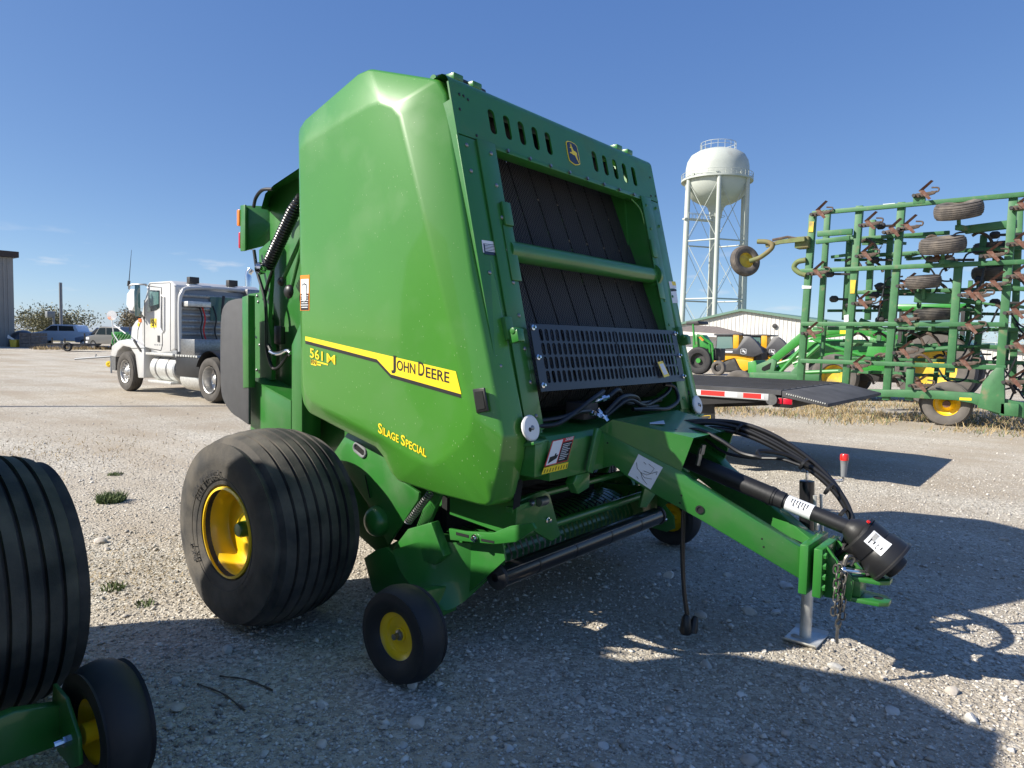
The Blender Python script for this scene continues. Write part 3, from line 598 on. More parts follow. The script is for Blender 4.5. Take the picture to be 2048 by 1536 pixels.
# --- body: chamber walls, rounded tail gate
prof = [(2.32, 1.05), (2.40, 1.9), (2.50, 2.72), (2.95, 2.84), (3.55, 2.74), (4.02, 2.60), (4.28, 2.49), (4.42, 2.38), (4.44, 1.9), (4.66, 1.6), (4.72, 1.05), (4.4, .7), (3.6, .5), (2.75, .6)]
both('chamber_wall', B().plate([(2.765, y, z) for y, z in prof], (.018, 0, 0)), G)
gp = [(4.0, 2.74), (4.35, 2.70), (4.62, 2.60), (4.86, 2.38), (4.98, 1.95), (5.04, 1.5), (5.0, 1.05), (4.5, .6), (3.6, .5)]
part('gate_cheek', B().plate([(3.10, y, z) for y, z in gp + [(3.9, 1.2)]], (.01, 0, 0)), G, bl); part('gate_cheek', B().plate([(4.236, y, z) for y, z in gp + [(3.9, 1.2)]], (.01, 0, 0)), G, bl)
rows = [[(x, y, z) for x in (3.10, 4.246)] for y, z in gp]
part('tail_gate_skin', B().sheet(rows).sheet([[(p[0], p[1] - .012, p[2] - .012) for p in r] for r in rows]), G, bl, ang=60)
part('gate_belt', B().sheet([[(x, y - .1, z - .12) for x in (3.12, 4.22)] for y, z in gp]), 'belt', bl, ang=60)
for y, z, r_ in ((2.62, 2.72, .06), (3.0, 2.62, .09), (3.55, 2.42, .09), (3.2, 1.0, .12), (2.75, .95, .12)): part('chamber_roller', B().tube([(2.77, y, z), (4.26, y, z)], r_, 18), 'dark_iron', bl)

# --- front frame
def fpanel(u0, u1, s0_, s1_, w0_, w1_, name, m=G, bev=.004): b = B(); FRM.box(b, u0, u1, s0_, s1_, w0_, w1_); return part(name, b, m, bl, bev)
def mu(u): return 2 * UC - u
UO, UI = -1.085, -.83
for s_ in (0, 1):
    f = (lambda u: mu(u)) if s_ else (lambda u: u)
    a, c = sorted((f(UO), f(UI))); P = fpanel(a, c, -.06, 1.425, -.012, 0, 'front_post')
    b = B(); FRM.box(b, *sorted((f(-.955), f(UI + .012))), -.02, 1.43, .001, .012); part('post_strip', b, G, P, .003)
    b = B(); FRM.box(b, *sorted((f(UI), f(UI + .01))), -.25, 1.43, -.30, -.001); FRM.box(b, *sorted((f(UO), f(UO + .01))), -.06, 1.6, -.22, -.001); part('post_return', b, G, P)
    b = B()
    for k in range(9): b.dome(FRM.p(f(-.865), .05 + k * .165, .012), FRM.z, .011, .008, 10)
    for u, s in ((-1.04, .06), (-1.0, -.02), (-1.05, -.03), (-.98, .11), (-1.055, .3), (-.93, 1.39), (-.935, 1.33), (-1.03, 1.38), (-1.03, 1.25), (-1.02, .75)): b.dome(FRM.p(f(u), s, .001), FRM.z, .011, .008, 10)
    o = part('rivets', b, 'steel' if not s_ else G, P); o['kind'] = 'stuff'
    b = B(); FRM.box(b, *sorted((f(-.875), f(-.80))), .72, 1.0, .0125, .02); FRM.box(b, *sorted((f(-.865), f(-.80))), 1.0, 1.12, .0125, .03); part('belt_bracket', b, G, P, .004)
    b = B()   # spring door latch hook
    FRM.box(b, *sorted((f(-1.005), f(-.95))), .42, .53, .001, .035); FRM.box(b, *sorted((f(-.995), f(-.945))), .40, .455, .03, .085); b.tube([FRM.p(f(-1.0), .455, .06), FRM.p(f(-.93), .455, .06)], .016, 10)
    part('latch', b, G, P, .004)
    b = B().lathe([(.06, 0), (.062, .01), (.055, .016), (.03, .018), (.001, .018)], FRM.p(f(-.975), -.005, .045), FRM.z, 28); DSC = part('twine_disc', b, 'white_plastic', P)
    b = B().dome(FRM.p(f(-.975), -.005, .063), FRM.z, .012, .008, 10); part('disc_bolt', b, 'steel', DSC)
    b = B().dome(FRM.p(f(-.995), -.012, .0632), FRM.z, .011, .003, 10); part('disc_hole', b, 'ink', DSC)
    b = B(); FRM.box(b, *sorted((f(-1.0), f(-.93))), -.085, -.07, .0, .075); b.tube([FRM.p(f(-.975), -.005, 0), FRM.p(f(-.975), -.005, .046)], .02, 10); part('disc_bracket', b, G, P, .003)
    b = B().dome(FRM.p(f(-1.01), .085, .001), FRM.z, .022, .012, 10).dome(FRM.p(f(-.985), .085, .001), FRM.z, .02, .012, 10); part('rubber_plug', b, 'black_plastic', P)
    # side return down beside the pickup
    b = B().plate([(f(0) and x, y, z) for x, y, z in [((2 * XC - p[0]) if s_ else p[0], p[1], p[2]) for p in [(2.525,2.055,1.072),(2.817,2.055,1.073),(2.799,2.055,0.901),(2.738,2.055,0.786),(2.64,2.055,0.681),(2.437,2.055,0.693),(2.451,2.055,0.81)]]], (0, .012, 0)); LP = part('lower_post', b, G, bl, .003)
    p = [(2.591,2.052,0.877),(2.632,2.052,0.905),(2.651,2.052,0.892),(2.632,2.052,0.775),(2.58,2.052,0.765)]; b = B().plate([((2 * XC - x) if s_ else x, y, z) for x, y, z in p], (0, .002, 0)); part('post_slot', b, 'dark_void', LP)
    p = [(2.6,2.11,1.065),(2.6,2.094,1.042),(2.6,2.154,0.72),(2.6,2.193,0.634),(2.6,2.225,0.633)]; b = B().plate([((2 * XC - 2.62) if s_ else 2.62, y, z) for x, y, z in [(0, 2.05, 1.1), (0, 2.07, .62), (0, 2.5, .66), (0, 2.5, 1.1)]], (.012, 0, 0)); part('post_side', b, G, LP)
# top cross panel with ten slots and the badge
b = B(); SL = [(-.793 + .1215 * k) for k in range(5)] + [mu(-.793 + .1215 * (4 - k)) for k in range(5)]
t0, t1 = 1.43, 1.69
edges = [UO] + [u for c in SL for u in (c - .055, c + .055)] + [mu(UO)]
for i in range(0, len(edges), 2): FRM.box(b, edges[i], edges[i + 1], t0, t1, -.010, 0)
for c in SL: FRM.slot(b, c - .055, c + .055, t0, t1, .026, .066, .022, -.010, 0)
TP = part('top_panel', b, G, bl)
rows = [[FRM.p(u, t1 + .055 * math.sin(a), -.055 + .055 * math.cos(a)) for u in (UO, mu(UO))] for a in [k * math.pi / 2.6 / 6 for k in range(7)]]
rows.append([FRM.p(u, t1 + .05, -.2) for u in (UO, mu(UO))]); part('rolled_edge', B().sheet(rows), G, TP, ang=60)
b = B(); FRM.box(b, UI - .01, mu(UI) + .01, 1.405, 1.43, -.06, .006); part('lower_lip', b, G, TP, .004)
b = B()
for k in range(8): b.bolt(FRM.p(-.72 + k * .187, 1.417, .006), FRM.z, .010, .012)
o = part('lip_bolts', b, 'steel', TP); o['kind'] = 'stuff'
b = B()
for u, s in ((-1.02, 1.64), (-.99, 1.64), (-.96, 1.63), (-1.035, 1.56), (-.94, 1.45), (.9, 1.6), (.86, 1.46), (.93, 1.47)): b.dome(FRM.p(u, s, .001), FRM.z, .008, .004, 8)
o = part('panel_rivets', b, 'black_plastic', TP); o['kind'] = 'stuff'
DEER = [(.30, .97), (.35, .86), (.30, .88), (.33, .82), (.22, .77), (.25, .73), (.36, .74), (.38, .60), (.33, .52), (.14, .50), (.13, .46), (.36, .44), (.46, .40), (.60, .42), (.72, .30), (.90, .06), (.94, .09), (.84, .34), (.86, .50), (.90, .62), (.84, .58), (.78, .63), (.58, .66), (.50, .76), (.47, .84), (.42, .84), (.45, .97), (.39, .87), (.38, .98)]
SHD = [(.5, 0), (.80, .06), (.97, .13), (1, .5), (.96, .90), (.80, .97), (.5, 1), (.2, .97), (.04, .90), (0, .5), (.03, .13), (.2, .06)]
def emblem(fr, u, v, w, hgt, wid, parent, ground_m='navy', mark='yellow_decal'):
    b = B(); fr.poly(b, [(u + (x - .5) * wid, v + (y - .5) * hgt) for x, y in SHD], w, w + .002); e = part('emblem', b, mark, parent)
    b = B(); fr.poly(b, [(u + (x - .5) * wid * .90, v + (y - .5) * hgt * .93) for x, y in SHD], w + .0021, w + .003); part('emblem_field', b, ground_m, parent)
    b = B(); fr.poly(b, [(u + (x - .5) * wid * .82, v + (y - .5) * hgt * .80) for x, y in DEER], w + .0031, w + .004); part('emblem_deer', b, mark, parent)
emblem(FRM, UC - .003, 1.555, .001, .145, .125, TP)
lb = [(2.541,2.246,2.031),(2.648,2.247,2.034),(2.643,2.232,1.973),(2.537,2.231,1.971)]; dl = part('information_label', B().plate(lb, FRM.z * .001), 'white_label', bl)
lc = V([sum(p[i] for p in lb) / 4 for i in range(3)]); part('label_text_block', B().plate([lc + (V(p) - lc) * .86 - FRM.y * .012 for p in lb], FRM.z * .0022), 'navy', dl)
b = B()
for k in range(5): p = [lc + (V(q_) - lc) * .7 for q_ in lb]; a_, c_ = p[0].lerp(p[3], .25 + k * .17), p[1].lerp(p[2], .25 + k * .17); b.plate([a_, c_, c_ - FRM.y * .004, a_ - FRM.y * .004], FRM.z * .003)
o = part('label_lines', b, 'white_label', dl); o['kind'] = 'stuff'
for pp_, m_ in (([(4.455,2.233,1.98),(4.557,2.235,1.987),(4.559,2.223,1.939),(4.457,2.222,1.932)], 'white_label'), ([(4.501,2.234,1.983),(4.557,2.235,1.987),(4.56,2.228,1.96),(4.505,2.228,1.956)], 'yellow_decal'), ([(4.461,2.219,1.922),(4.548,2.221,1.931),(4.539,2.198,1.838),(4.453,2.197,1.833)], 'white_label'), ([(4.462,2.22,1.926),(4.549,2.222,1.935),(4.551,2.219,1.921),(4.464,2.217,1.912)], 'ink')): part('caution_label', B().plate(pp_, FRM.z * (.001 if m_ == 'white_label' else .002)), m_, bl)

# --- belts behind the opening, cross pipe
def bw(s): return -.12 - .16 * (s - 1.0)
for k in range(8):
    u = UC - .78 + k * .195; b = B(); ss = [(s, bw(s)) for s in (.2, .6, 1.0, 1.4, 1.62, 1.70)] + [(1.745, -.255), (1.755, -.31), (1.66, -.62), (1.48, -1.1), (1.2, -1.5)]; ss = [(.10, -.16), (.14, -.08)] + ss
    rows = [[FRM.p(u + .006, s, w), FRM.p(u + .189, s, w)] for s, w in ss]; rows2 = [[FRM.p(u + .006, s - (.006 if w < -.26 else 0), w - .006), FRM.p(u + .189, s - (.006 if w < -.26 else 0), w - .006)] for s, w in ss]
    b.sheet(rows).sheet(rows2).sheet([[r_[0] for r_ in rows], [r_[0] for r_ in rows2]]).sheet([[r_[1] for r_ in rows], [r_[1] for r_ in rows2]]); part('belt', b, 'belt', bl, ang=60)
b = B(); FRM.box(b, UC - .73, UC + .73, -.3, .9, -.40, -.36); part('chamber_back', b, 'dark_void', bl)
b = B().tube([FRM.p(UC - .775, .885, -.02), FRM.p(UC + .775, .885, -.02)], .052, 28); PI = part('cross_pipe', b, G, bl)
b = B().tube([FRM.p(UC + .745, .885, -.02), FRM.p(UC + .772, .885, -.02)], .075, 24); part('pipe_flange', b, G, PI)
b = B().tube(curve([FRM.p(.60, 1.40, -.02), FRM.p(.66, 1.33, .0), FRM.p(.70, 1.22, -.01)], 4), .006, 6); part('light_wire', b, 'green_shell', bl)

# --- perforated guard
b = B(); g0, g1, h0, h1 = UC - .785, UC + .785, .16, .495
colsL = [g0 + .055 + k * .0462 for k in range(16)]; colsR = [mu(c) - .0462 for c in reversed(colsL)]; rowsG = [h0 + .035 + k * .070 for k in range(4)]
for c in colsL + colsR:
    for r_ in rowsG: FRM.slot(b, c, c + .0462, r_, r_ + .070, .0148, .031, .0135, .050, .056)
for a_, c_ in ((g0, colsL[0]), (colsL[-1] + .0462, colsR[0]), (colsR[-1] + .0462, g1)): FRM.box(b, a_, c_, rowsG[0], rowsG[-1] + .07, .050, .056)
FRM.box(b, g0, g1, h0, rowsG[0], .050, .056); FRM.box(b, g0, g1, rowsG[-1] + .07, h1, .050, .056)
GD = part('guard', b, 'guard_steel', bl)
b = B()
for u in (g0 + .018, g1 - .018):
    for s in (h0 + .03, (h0 + h1) / 2, h1 - .02): b.lathe([(.014, 0), (.014, .006), (.007, .008), (.007, .02), (.001, .021)], FRM.p(u, s, .056), FRM.z, 10)
o = part('guard_bolts', b, 'chrome', GD); o['kind'] = 'stuff'
tg = [(3.932,2.026,1.445),(4,2.027,1.451),(4.056,2.004,1.358),(3.978,2.002,1.351)]; TG = part('hang_tag', B().plate(tg, FRM.z * .001), 'yellow_decal', GD)
tcn = V([sum(p[i] for p in tg) / 4 for i in range(3)]); part('tag_panel', B().plate([tcn + (V(p) - tcn) * .7 for p in tg], FRM.z * .002), 'white_label', TG)

# --- lower cross beam
bm0, bm1 = 2.70, 2 * XC - 2.70
BM = part('cross_beam', B().plate([(bm0, 1.93, .90), (bm0, 1.93, 1.085), (bm0, 1.965, 1.11), (bm0, 2.36, 1.16), (bm0, 2.36, .90)], (bm1 - bm0, 0, 0)), G, bl, .006)
both('beam_end', B().bx(2.60, 2.70, 1.945, 2.30, .93, 1.10), G, .006)
def beam_decal(px, m, dy, name='danger_decal'): return part(name, B().plate([(p[0], 1.9295 - dy, p[2]) for p in px], (0, .0008, 0)), m, BM)
dd = [(2.713,1.929,1.092),(2.898,1.929,1.098),(2.843,1.929,0.981),(2.654,1.929,0.976)]
def ddq(a0, a1, c0, c1): A = lambda u, v: lerp(lerp(dd[0], dd[1], u), lerp(dd[3], dd[2], u), v); return [A(a0, c0), A(a1, c0), A(a1, c1), A(a0, c1)]
beam_decal(dd, 'red_label', 0); beam_decal(ddq(.04, .48, .03, .96), 'white_label', .001); beam_decal(ddq(.52, .97, .17, .96), 'ink', .001)
for k in range(9): beam_decal(ddq(.56, .93 - .06 * (k % 3), .24 + k * .075, .262 + k * .075), 'white_label', .002, 'decal_text_line')
bd = ddq(.6, .95, .12, .12); text_part('danger_lettering', 'DANGER', 'white_label', BM, (bd[0][0], 1.927, bd[0][2]), (bd[1][0], 1.927, bd[1][2]), V(bd[0]) - V(ddq(.6, .95, .9, .9)[0]), .016, bold=.02)
beam_decal(ddq(.30, .36, .55, .66), 'ink', .002, 'decal_figure'); beam_decal([ddq(.1, .3, .65, .8)[0], ddq(.3, .46, .62, .7)[1], ddq(.3, .42, .7, .76)[2], ddq(.1, .3, .8, .9)[3]], 'ink', .002, 'decal_figure')
yd = [(2.65,1.929,0.972),(2.852,1.929,0.975),(2.84,1.929,0.944),(2.632,1.929,0.943)]; YD = beam_decal(yd, 'yellow_decal', .0005, 'ruler_decal')
for k in range(9): a_ = lerp(yd[0], yd[1], .06 + k * .11); c_ = lerp(yd[3], yd[2], .06 + k * .11); beam_decal([lerp(a_, c_, .25 + .1 * (k % 2)), shift([lerp(a_, c_, .25 + .1 * (k % 2))], .005)[0], shift([lerp(a_, c_, .85)], .005)[0], lerp(a_, c_, .85)], 'ink', .0015, 'ruler_mark')
rd = [(3.916,1.929,1.124),(4.079,1.929,1.127),(4.055,1.929,1.083),(3.899,1.929,1.079)]; beam_decal(rd, 'red_label', 0); beam_decal([lerp(rd[0], rd[1], .05), lerp(rd[0], rd[1], .45), lerp(rd[3], rd[2], .45), lerp(rd[3], rd[2], .05)], 'white_label', .001)

# --- tongue: two beams running together, hood over the drive line
XT = 3.56
tn = [(3.186,1.888,1.161),(3.292,1.485,1.097),(3.278,1.539,0.926),(3.29,1.492,0.886),(3.427,0.972,0.608),(3.425,0.981,0.462),(3.304,1.438,0.69),(3.235,1.704,0.812),(3.208,1.804,0.868),(3.189,1.878,0.924),(3.169,1.956,0.89),(3.167,1.962,1.106)]
hood, low = [tn[11], tn[0], tn[1], tn[2]], [tn[3], tn[4], tn[5], tn[6], tn[7], tn[8], tn[9], tn[10], tn[11], tn[2]]
nT = V((tn[4][1] - tn[0][1], -(tn[4][0] - tn[0][0]), 0)).normalized(); nT = nT if nT.x > 0 else -nT
for s_ in (0, 1):
    M_ = (lambda b: mirB(b, XT)) if s_ else (lambda b: b)
    TB = part('tongue_beam', M_(B().plate(low, nT * .075)), G, bl, .006)
    b = B().plate([V(p) - nT * .0005 for p in hood], nT * .008); part('tongue_side', M_(b), G, TB)
    a_, c_ = V(tn[2]), V(tn[4]); b = B()
    if not s_:
        b = B().lathe([(.021, 0), (.021, .003), (.013, .003), (.013, -.001), (.001, -.001)], [(3.3,1.443,0.743)][0], -nT, 16); part('slotted_hole', b, 'black_plastic', TB)
        for px in [(3.378,1.156,0.635),(3.38,1.147,0.597),(3.279,1.532,0.803),(3.277,1.538,0.764),(3.18,1.91,1.037)]: part('hole', B().dome(px, -nT, .005, .001, 8), 'dark_void', TB)
        q = [(3.221,1.749,0.993),(3.253,1.626,0.936),(3.238,1.683,0.817),(3.208,1.799,0.88)]; DC = part('diagram_decal', B().plate(q, -nT * .001), 'white_label', TB, label='pale grey line diagram decal')
        import itertools
        def dq(u, v): return V(lerp(lerp(q[0], q[1], u), lerp(q[3], q[2], u), v)) - nT * .0022
        for ln in (((.08, .35), (.2, .55), (.38, .62), (.62, .58), (.9, .25), (.92, .38)), ((.38, .62), (.55, .8), (.8, .9)), ((.38, .62), (.6, .72), (.85, .62)), ((.3, .18), (.42, .22)), ((.32, .85), (.42, .9)), ((.5, .15), (.75, .2), (.72, .45), (.45, .5))): part('diagram_line', B().tube([dq(*p) for p in ln], .0011, 4), 'ink', DC)
ti = [(2 * XT - p[0], p[1], p[2]) for p in tn]
b = B().add([tn[0], tn[1], ti[1], ti[0], tn[11], ti[11]], [(0, 1, 2, 3), (4, 0, 3, 5)]).add(shift([tn[0], tn[1], ti[1], ti[0]], 0, 0, -.008), [(3, 2, 1, 0)]); HD = part('tongue_hood', b, G, bl)
part('hood_hole', B().dome([(3.373,1.631,1.118)][0], (0, -.1, 1), .022, .002, 14), 'dark_void', HD)
q = [(3.531,1.866,1.14),(3.667,1.846,1.14),(3.387,1.69,1.14),(3.325,1.744,1.14)]; part('hood_label', B().plate(q, (0, 0, .002)), 'white_label', HD); q = [(3.434,1.955,1.145),(3.902,1.976,1.145),(3.71,1.852,1.145),(3.255,1.808,1.145)]; part('hood_label', B().plate(q, (0, 0, .001)), 'navy', HD)
# gusset ribs where the tongue meets the beam
part('gusset', B().beam([(3.067,1.9,1.121),(2.994,1.9,0.908)][0], [(3.067,1.9,1.121),(2.994,1.9,0.908)][1], .05, .02, (0, 1, 0)), G, bl, .004)
part('gusset', B().plate([(3.05, 1.93, .9), (3.05, 1.93, .82), (2.95, 1.93, .80), (2.90, 1.93, .86), (2.93, 1.93, .9)], (0, .05, 0)), G, bl, .004)

# hitch head
part('head_plate', B().bx(3.395, 3.725, .945, .985, .405, .64), G, bl, .006); HP = part('head_plate', B().bx(3.405, 3.715, .885, .925, .40, .63), G, bl, .006)
b = B()
for z in (.45, .50, .55, .60):
    for x in (3.425, 3.695): b.bolt((x, .885, z), (0, -1, 0), .016, .014)
o = part('head_bolts', b, G, HP); o['kind'] = 'stuff'
ck = [(3.46, .885), (3.66, .885), (3.64, .77), (3.625, .66), (3.59, .625), (3.53, .625), (3.495, .66), (3.48, .77)]
for z in (.493, .395): part('clevis_plate', B().plate([(x, y, z) for x, y in ck], (0, 0, .02)), G, bl, .003)
for z in (.5135, .4155): part('clevis_hole', B().dome((3.56, .675, z), (0, 0, 1), .022, .0008, 16), 'dark_void', bl)
part('clevis_web', B().bx(3.50, 3.62, .74, .884, .416, .492), G, bl, .004)
both_c = [(3.46, .884, .64), (3.46, .884, .40), (3.46, .77, .40), (3.46, .76, .50), (3.46, .82, .56)]
part('clevis_cheek', B().plate(both_c, (.018, 0, 0)), G, bl, .003); part('clevis_cheek', B().plate(shift(both_c, .182), (.018, 0, 0)), G, bl, .003)
part('hitch_pin', B().tube([(3.44, .80, .548), (3.54, .70, .53)], .012, 10).dome((3.44, .80, .548), (-1, 1, 0), .02, .02), 'chrome', bl)
part('hitch_latch', B().plate([(3.50, .72, .52), (3.60, .72, .52), (3.61, .64, .545), (3.52, .65, .55)], (0, 0, .012)), 'dark_iron', bl, .003)
# safety chain, doubled and hanging from the hitch
CH = part('safety_chain', B().tube([(3.44, .82, .57), (3.50, .76, .59), (3.56, .72, .56)], .012, 8), 'chain', bl)
def link(c, ax, fl, L=.021, W=.011, r=.0042):
    ax, fl = V(ax).normalized(), V(fl).normalized(); pts = []
    for k in range(13): a = 2 * math.pi * k / 12; pts.append(V(c) + ax * (math.sin(a) * W + (L - W) * (1 if math.sin(a) > .01 else -1 if math.sin(a) < -.01 else 0)) + fl * math.cos(a) * W)
    return B().tube(pts, r, 6, False)
for st, (x, y, z0, n) in enumerate(((3.428, .812, .555, 9), (3.448, .800, .56, 8), (3.412, .824, .55, 7), (3.435, .80, .54, 6))):
    for k in range(n): part('chain_link', link((x + .004 * math.sin(k * 1.7 + st), y + .004 * math.cos(k * 2.1), z0 - k * .0325), (.1 * math.sin(k + st), .1, -1), (1, .2, 0) if (k + st) % 2 else (.2, 1, 0)), 'chain', CH)
part('chain_hook', B().tube(curve([(3.43, .81, .29), (3.428, .812, .24), (3.43, .81, .205)], 4), .007, 8), 'chain', CH)
part('chain_shackle', B().tube(curve([(3.44, .80, .57), (3.45, .79, .61), (3.48, .77, .60), (3.47, .78, .565)], 4), .010, 8), 'chain', CH)

# --- PTO shaft with guard cone
pA, pB_, pC = V((3.56, 1.75, .965)), V((3.56, 1.16, .805)), V((3.56, .80, .712))
PS = part('driveline_shaft', B().tube([pA, pB_], .046, 24).tube([pB_, pB_.lerp(pC, .12)], .043, 24).tube([pB_.lerp(pC, .05), pC], .037, 24), 'black_plastic', bl)
part('shaft_collar', B().tube([pB_.lerp(pA, .02), pB_.lerp(pA, .05)], .049, 24), 'black_plastic', PS)
q0 = pB_.lerp(pC, .16); q1 = pB_.lerp(pC, .50); lab = B().tube([q0, q1], .0385, 24); part('shaft_label', lab, 'white_label', PS)
dC = (pC - pB_).normalized(); dC2 = V((.1, -.80, -.62)).normalized()
part('cone_boot', B().lathe([(.038, -.03), (.060, .0), (.072, .03), (.090, .04), (.092, .055)], pC, dC2.lerp(dC, .5), 28), 'black_plastic', PS, ang=50)
CN = part('guard_cone', B().lathe([(.090, .03), (.100, .04), (.101, .11), (.096, .115), (.100, .12), (.112, .165), (.114, .20), (.121, .205), (.121, .215), (.110, .214), (.104, .16), (.09, .05), (.0, .05)], pC, dC2, 32), 'black_plastic', PS, ang=40)
part('yoke', B().lathe([(.05, .12), (.06, .20), (.055, .25), (.04, .255), (.03, .20)], pC, dC2, 16), 'dark_iron', PS)
c0 = pC + dC2 * .115; sid = V((-.55, -.62, .0)); sid = (sid - dC2 * sid.dot(dC2)).normalized(); upc = sid.cross(dC2).normalized()
def conept(a, t): d = (sid * math.cos(a) + upc * math.sin(a)); return pC + dC2 * t + d * (.1025 + max(0, t - .12) * .27)
b = B().sheet([[conept(a, t) for a in [-.32 + k * .1 for k in range(8)]] for t in (.06, .085, .11, .135, .15)]); part('cone_label', b, 'white_label', CN, ang=60)
b = B()
for k in range(11): a = -.05 + k * .035; b.sheet([[conept(a_, t) + (conept(a_, t) - pC - dC2 * t).normalized() * .0012 for a_ in (a, a + .018)] for t in (.072, .092)])
for k in range(4): b.sheet([[conept(a_, t) + (conept(a_, t) - pC - dC2 * t).normalized() * .0012 for a_ in (-.25 + .1 * (k % 2), .0)] for t in (.075 + k * .018, .080 + k * .018)])
o = part('barcode', b, 'ink', CN); o['kind'] = 'stuff'
part('cone_button', B().bolt(conept(.5, .02), sid * .6 + upc * .6, .008, .008), 'red_cap', CN)
b = B()
for k in range(7): a_ = q0.lerp(q1, .2 + .1 * k); n_ = V((-.75, -.3, .5)).normalized(); n_ = (n_ - dC * n_.dot(dC)).normalized(); w_ = dC.cross(n_); b.beam(a_ + n_ * .0392 - w_ * .016, a_ + n_ * .0392 + w_ * (.02 if k % 2 else .008), .004, .0008, n_)
o = part('shaft_label_lines', b, 'ink', PS); o['kind'] = 'stuff'

# --- parking jack
jx, jy = 3.88, 1.075
JK = part('jack_leg', B().tube([(jx, jy, .012), (jx, jy, .42)], .030, 24), 'galvanised', bl)
part('jack_foot', B().plate([(jx - .10, jy - .085, .006), (jx + .10, jy - .085, .006), (jx + .12, jy - .085, .022), (jx + .12, jy - .085, .03), (jx + .1, jy - .085, .014), (jx - .1, jy - .085, .014), (jx - .12, jy - .085, .03), (jx - .12, jy - .085, .022)], (0, .17, 0)), 'galvanised', JK)
part('jack_tube', B().tube([(jx, jy + .01, .41), (jx, jy + .03, .85)], .038, 24).dome((jx, jy + .03, .85), (0, 0, 1), .038, .006), 'black_paint', JK)
part('jack_crank', B().tube(curve([(jx, jy + .03, .85), (jx, jy + .032, .90), (jx + .02, jy + .03, .905), (jx + .05, jy - .02, .872), (jx + .07, jy - .09, .862), (jx + .085, jy - .125, .866), (jx + .085, jy - .128, .89)], 5), .0075, 8), 'chrome', JK)
cg = V((jx + .085, jy - .128, .885)); part('crank_grip', B().lathe([(.001, 0), (.013, 0), (.017, .06), (.020, .085), (.021, .087)], cg, (0, 0, 1), 14), 'grey_handle', JK); part('crank_cap', B().lathe([(.0215, .086), (.0215, .112), (.018, .118), (.001, .119)], cg, (0, 0, 1), 14), 'red_cap', JK)
part('jack_pin', B().tube(curve([(jx - .10, jy - .04, .80), (jx - .095, jy - .05, .66), (jx - .07, jy - .05, .62), (jx - .05, jy - .05, .66)], 4), .009, 8).tube([(jx + .05, jy - .05, .52), (jx + .05, jy - .03, .78)], .008, 8), 'galvanised', JK)
part('jack_bracket', B().bx(3.72, jx - .036, jy - .05, jy + .06, .46, .60), G, JK, .004)

# --- hoses and harness
hp = [(3.66, 1.75, 1.10), (3.69, 1.58, 1.125), (3.72, 1.42, 1.115), (3.735, 1.25, 1.06), (3.745, 1.07, .965), (3.735, .93, .86), (3.71, .845, .74), (3.66, .83, .66)]
for k, (dx, dz) in enumerate(((0, 0), (.022, .006), (.006, -.022), (.03, -.018), (.016, .022))): part('hydraulic_hose', B().tube(curve([(x + dx, y + .01 * math.sin(k * 2 + i), z + dz + .006 * math.sin(k + i * 1.3)) for i, (x, y, z) in enumerate(hp)], 6), .0125, 8), 'hose', bl)
for k in range(4):
    pts = [(3.66 + .012 * k, .85, .68), (3.64, .84 + .01 * k, .60 - .01 * k), (3.62, .92, .555 - .006 * k), (3.58, 1.05, .565 + .01 * k), (3.52, 1.18, .61 + .012 * k), (3.47, 1.28, .66 + .01 * k), (3.42, 1.36, .70)]; part('hydraulic_hose', B().tube(curve(pts, 6), .010, 8), 'hose', bl)
for p in ((3.715, 1.42, 1.11), (3.72, 1.08, .965), (3.70, .95, .86), (3.685, .88, .75), (3.50, 1.22, .635)): part('hose_clamp', B().lathe([(.030, -.008), (.034, -.006), (.034, .006), (.030, .008)], p, (0.02, -.85, -.5), 12), 'black_plastic', bl)
part('hydraulic_hose', B().tube(curve([(3.5,1.657,1.096),(3.5,1.55,1.112),(3.5,1.434,1.072),(3.5,1.327,1.019),(3.5,1.225,1.006)], 6) + curve([[(3.5,1.225,1.006)][0], (3.62, 1.27, 1.02), (3.72, 1.16, 1.0), (3.735, 1.05, .95)], 6)[1:], .011, 8), 'hose', bl)
part('hydraulic_hose', B().tube(curve([(3.72,1.611,1.037),(3.72,1.493,0.975),(3.72,1.355,0.964),(3.72,1.198,0.976),(3.72,1.097,0.957)], 6), .009, 8), 'hose', bl)
b = B()
for p in [(3.45,1.523,0.976),(3.45,1.51,0.996),(3.45,1.529,0.936)]: b.tube([p, (p[0], p[1] - .01, p[2] + .05)], .013, 10)
part('hose_coupler', b, 'steel', bl)
for dx in (0, .018): part('power_cord', B().tube(curve([(3.36 + dx, 1.56, .74), (3.355 + dx, 1.555, .5), (3.36 + dx * .6, 1.54, .3), (3.365 + dx, 1.52, .165)], 6), .0085, 8), 'hose', bl)
part('cord_plug', B().lathe([(.012, .085), (.022, .07), (.028, .03), (.032, 0), (.026, -.015), (.001, -.02)], (3.362, 1.52, .085), (0, 0, 1), 14), 'black_plastic', bl); part('cord_plug', B().lathe([(.012, .08), (.02, .06), (.026, .02), (.028, 0), (.001, -.01)], (3.405, 1.505, .07), (.25, -.1, 1), 14), 'black_plastic', bl)
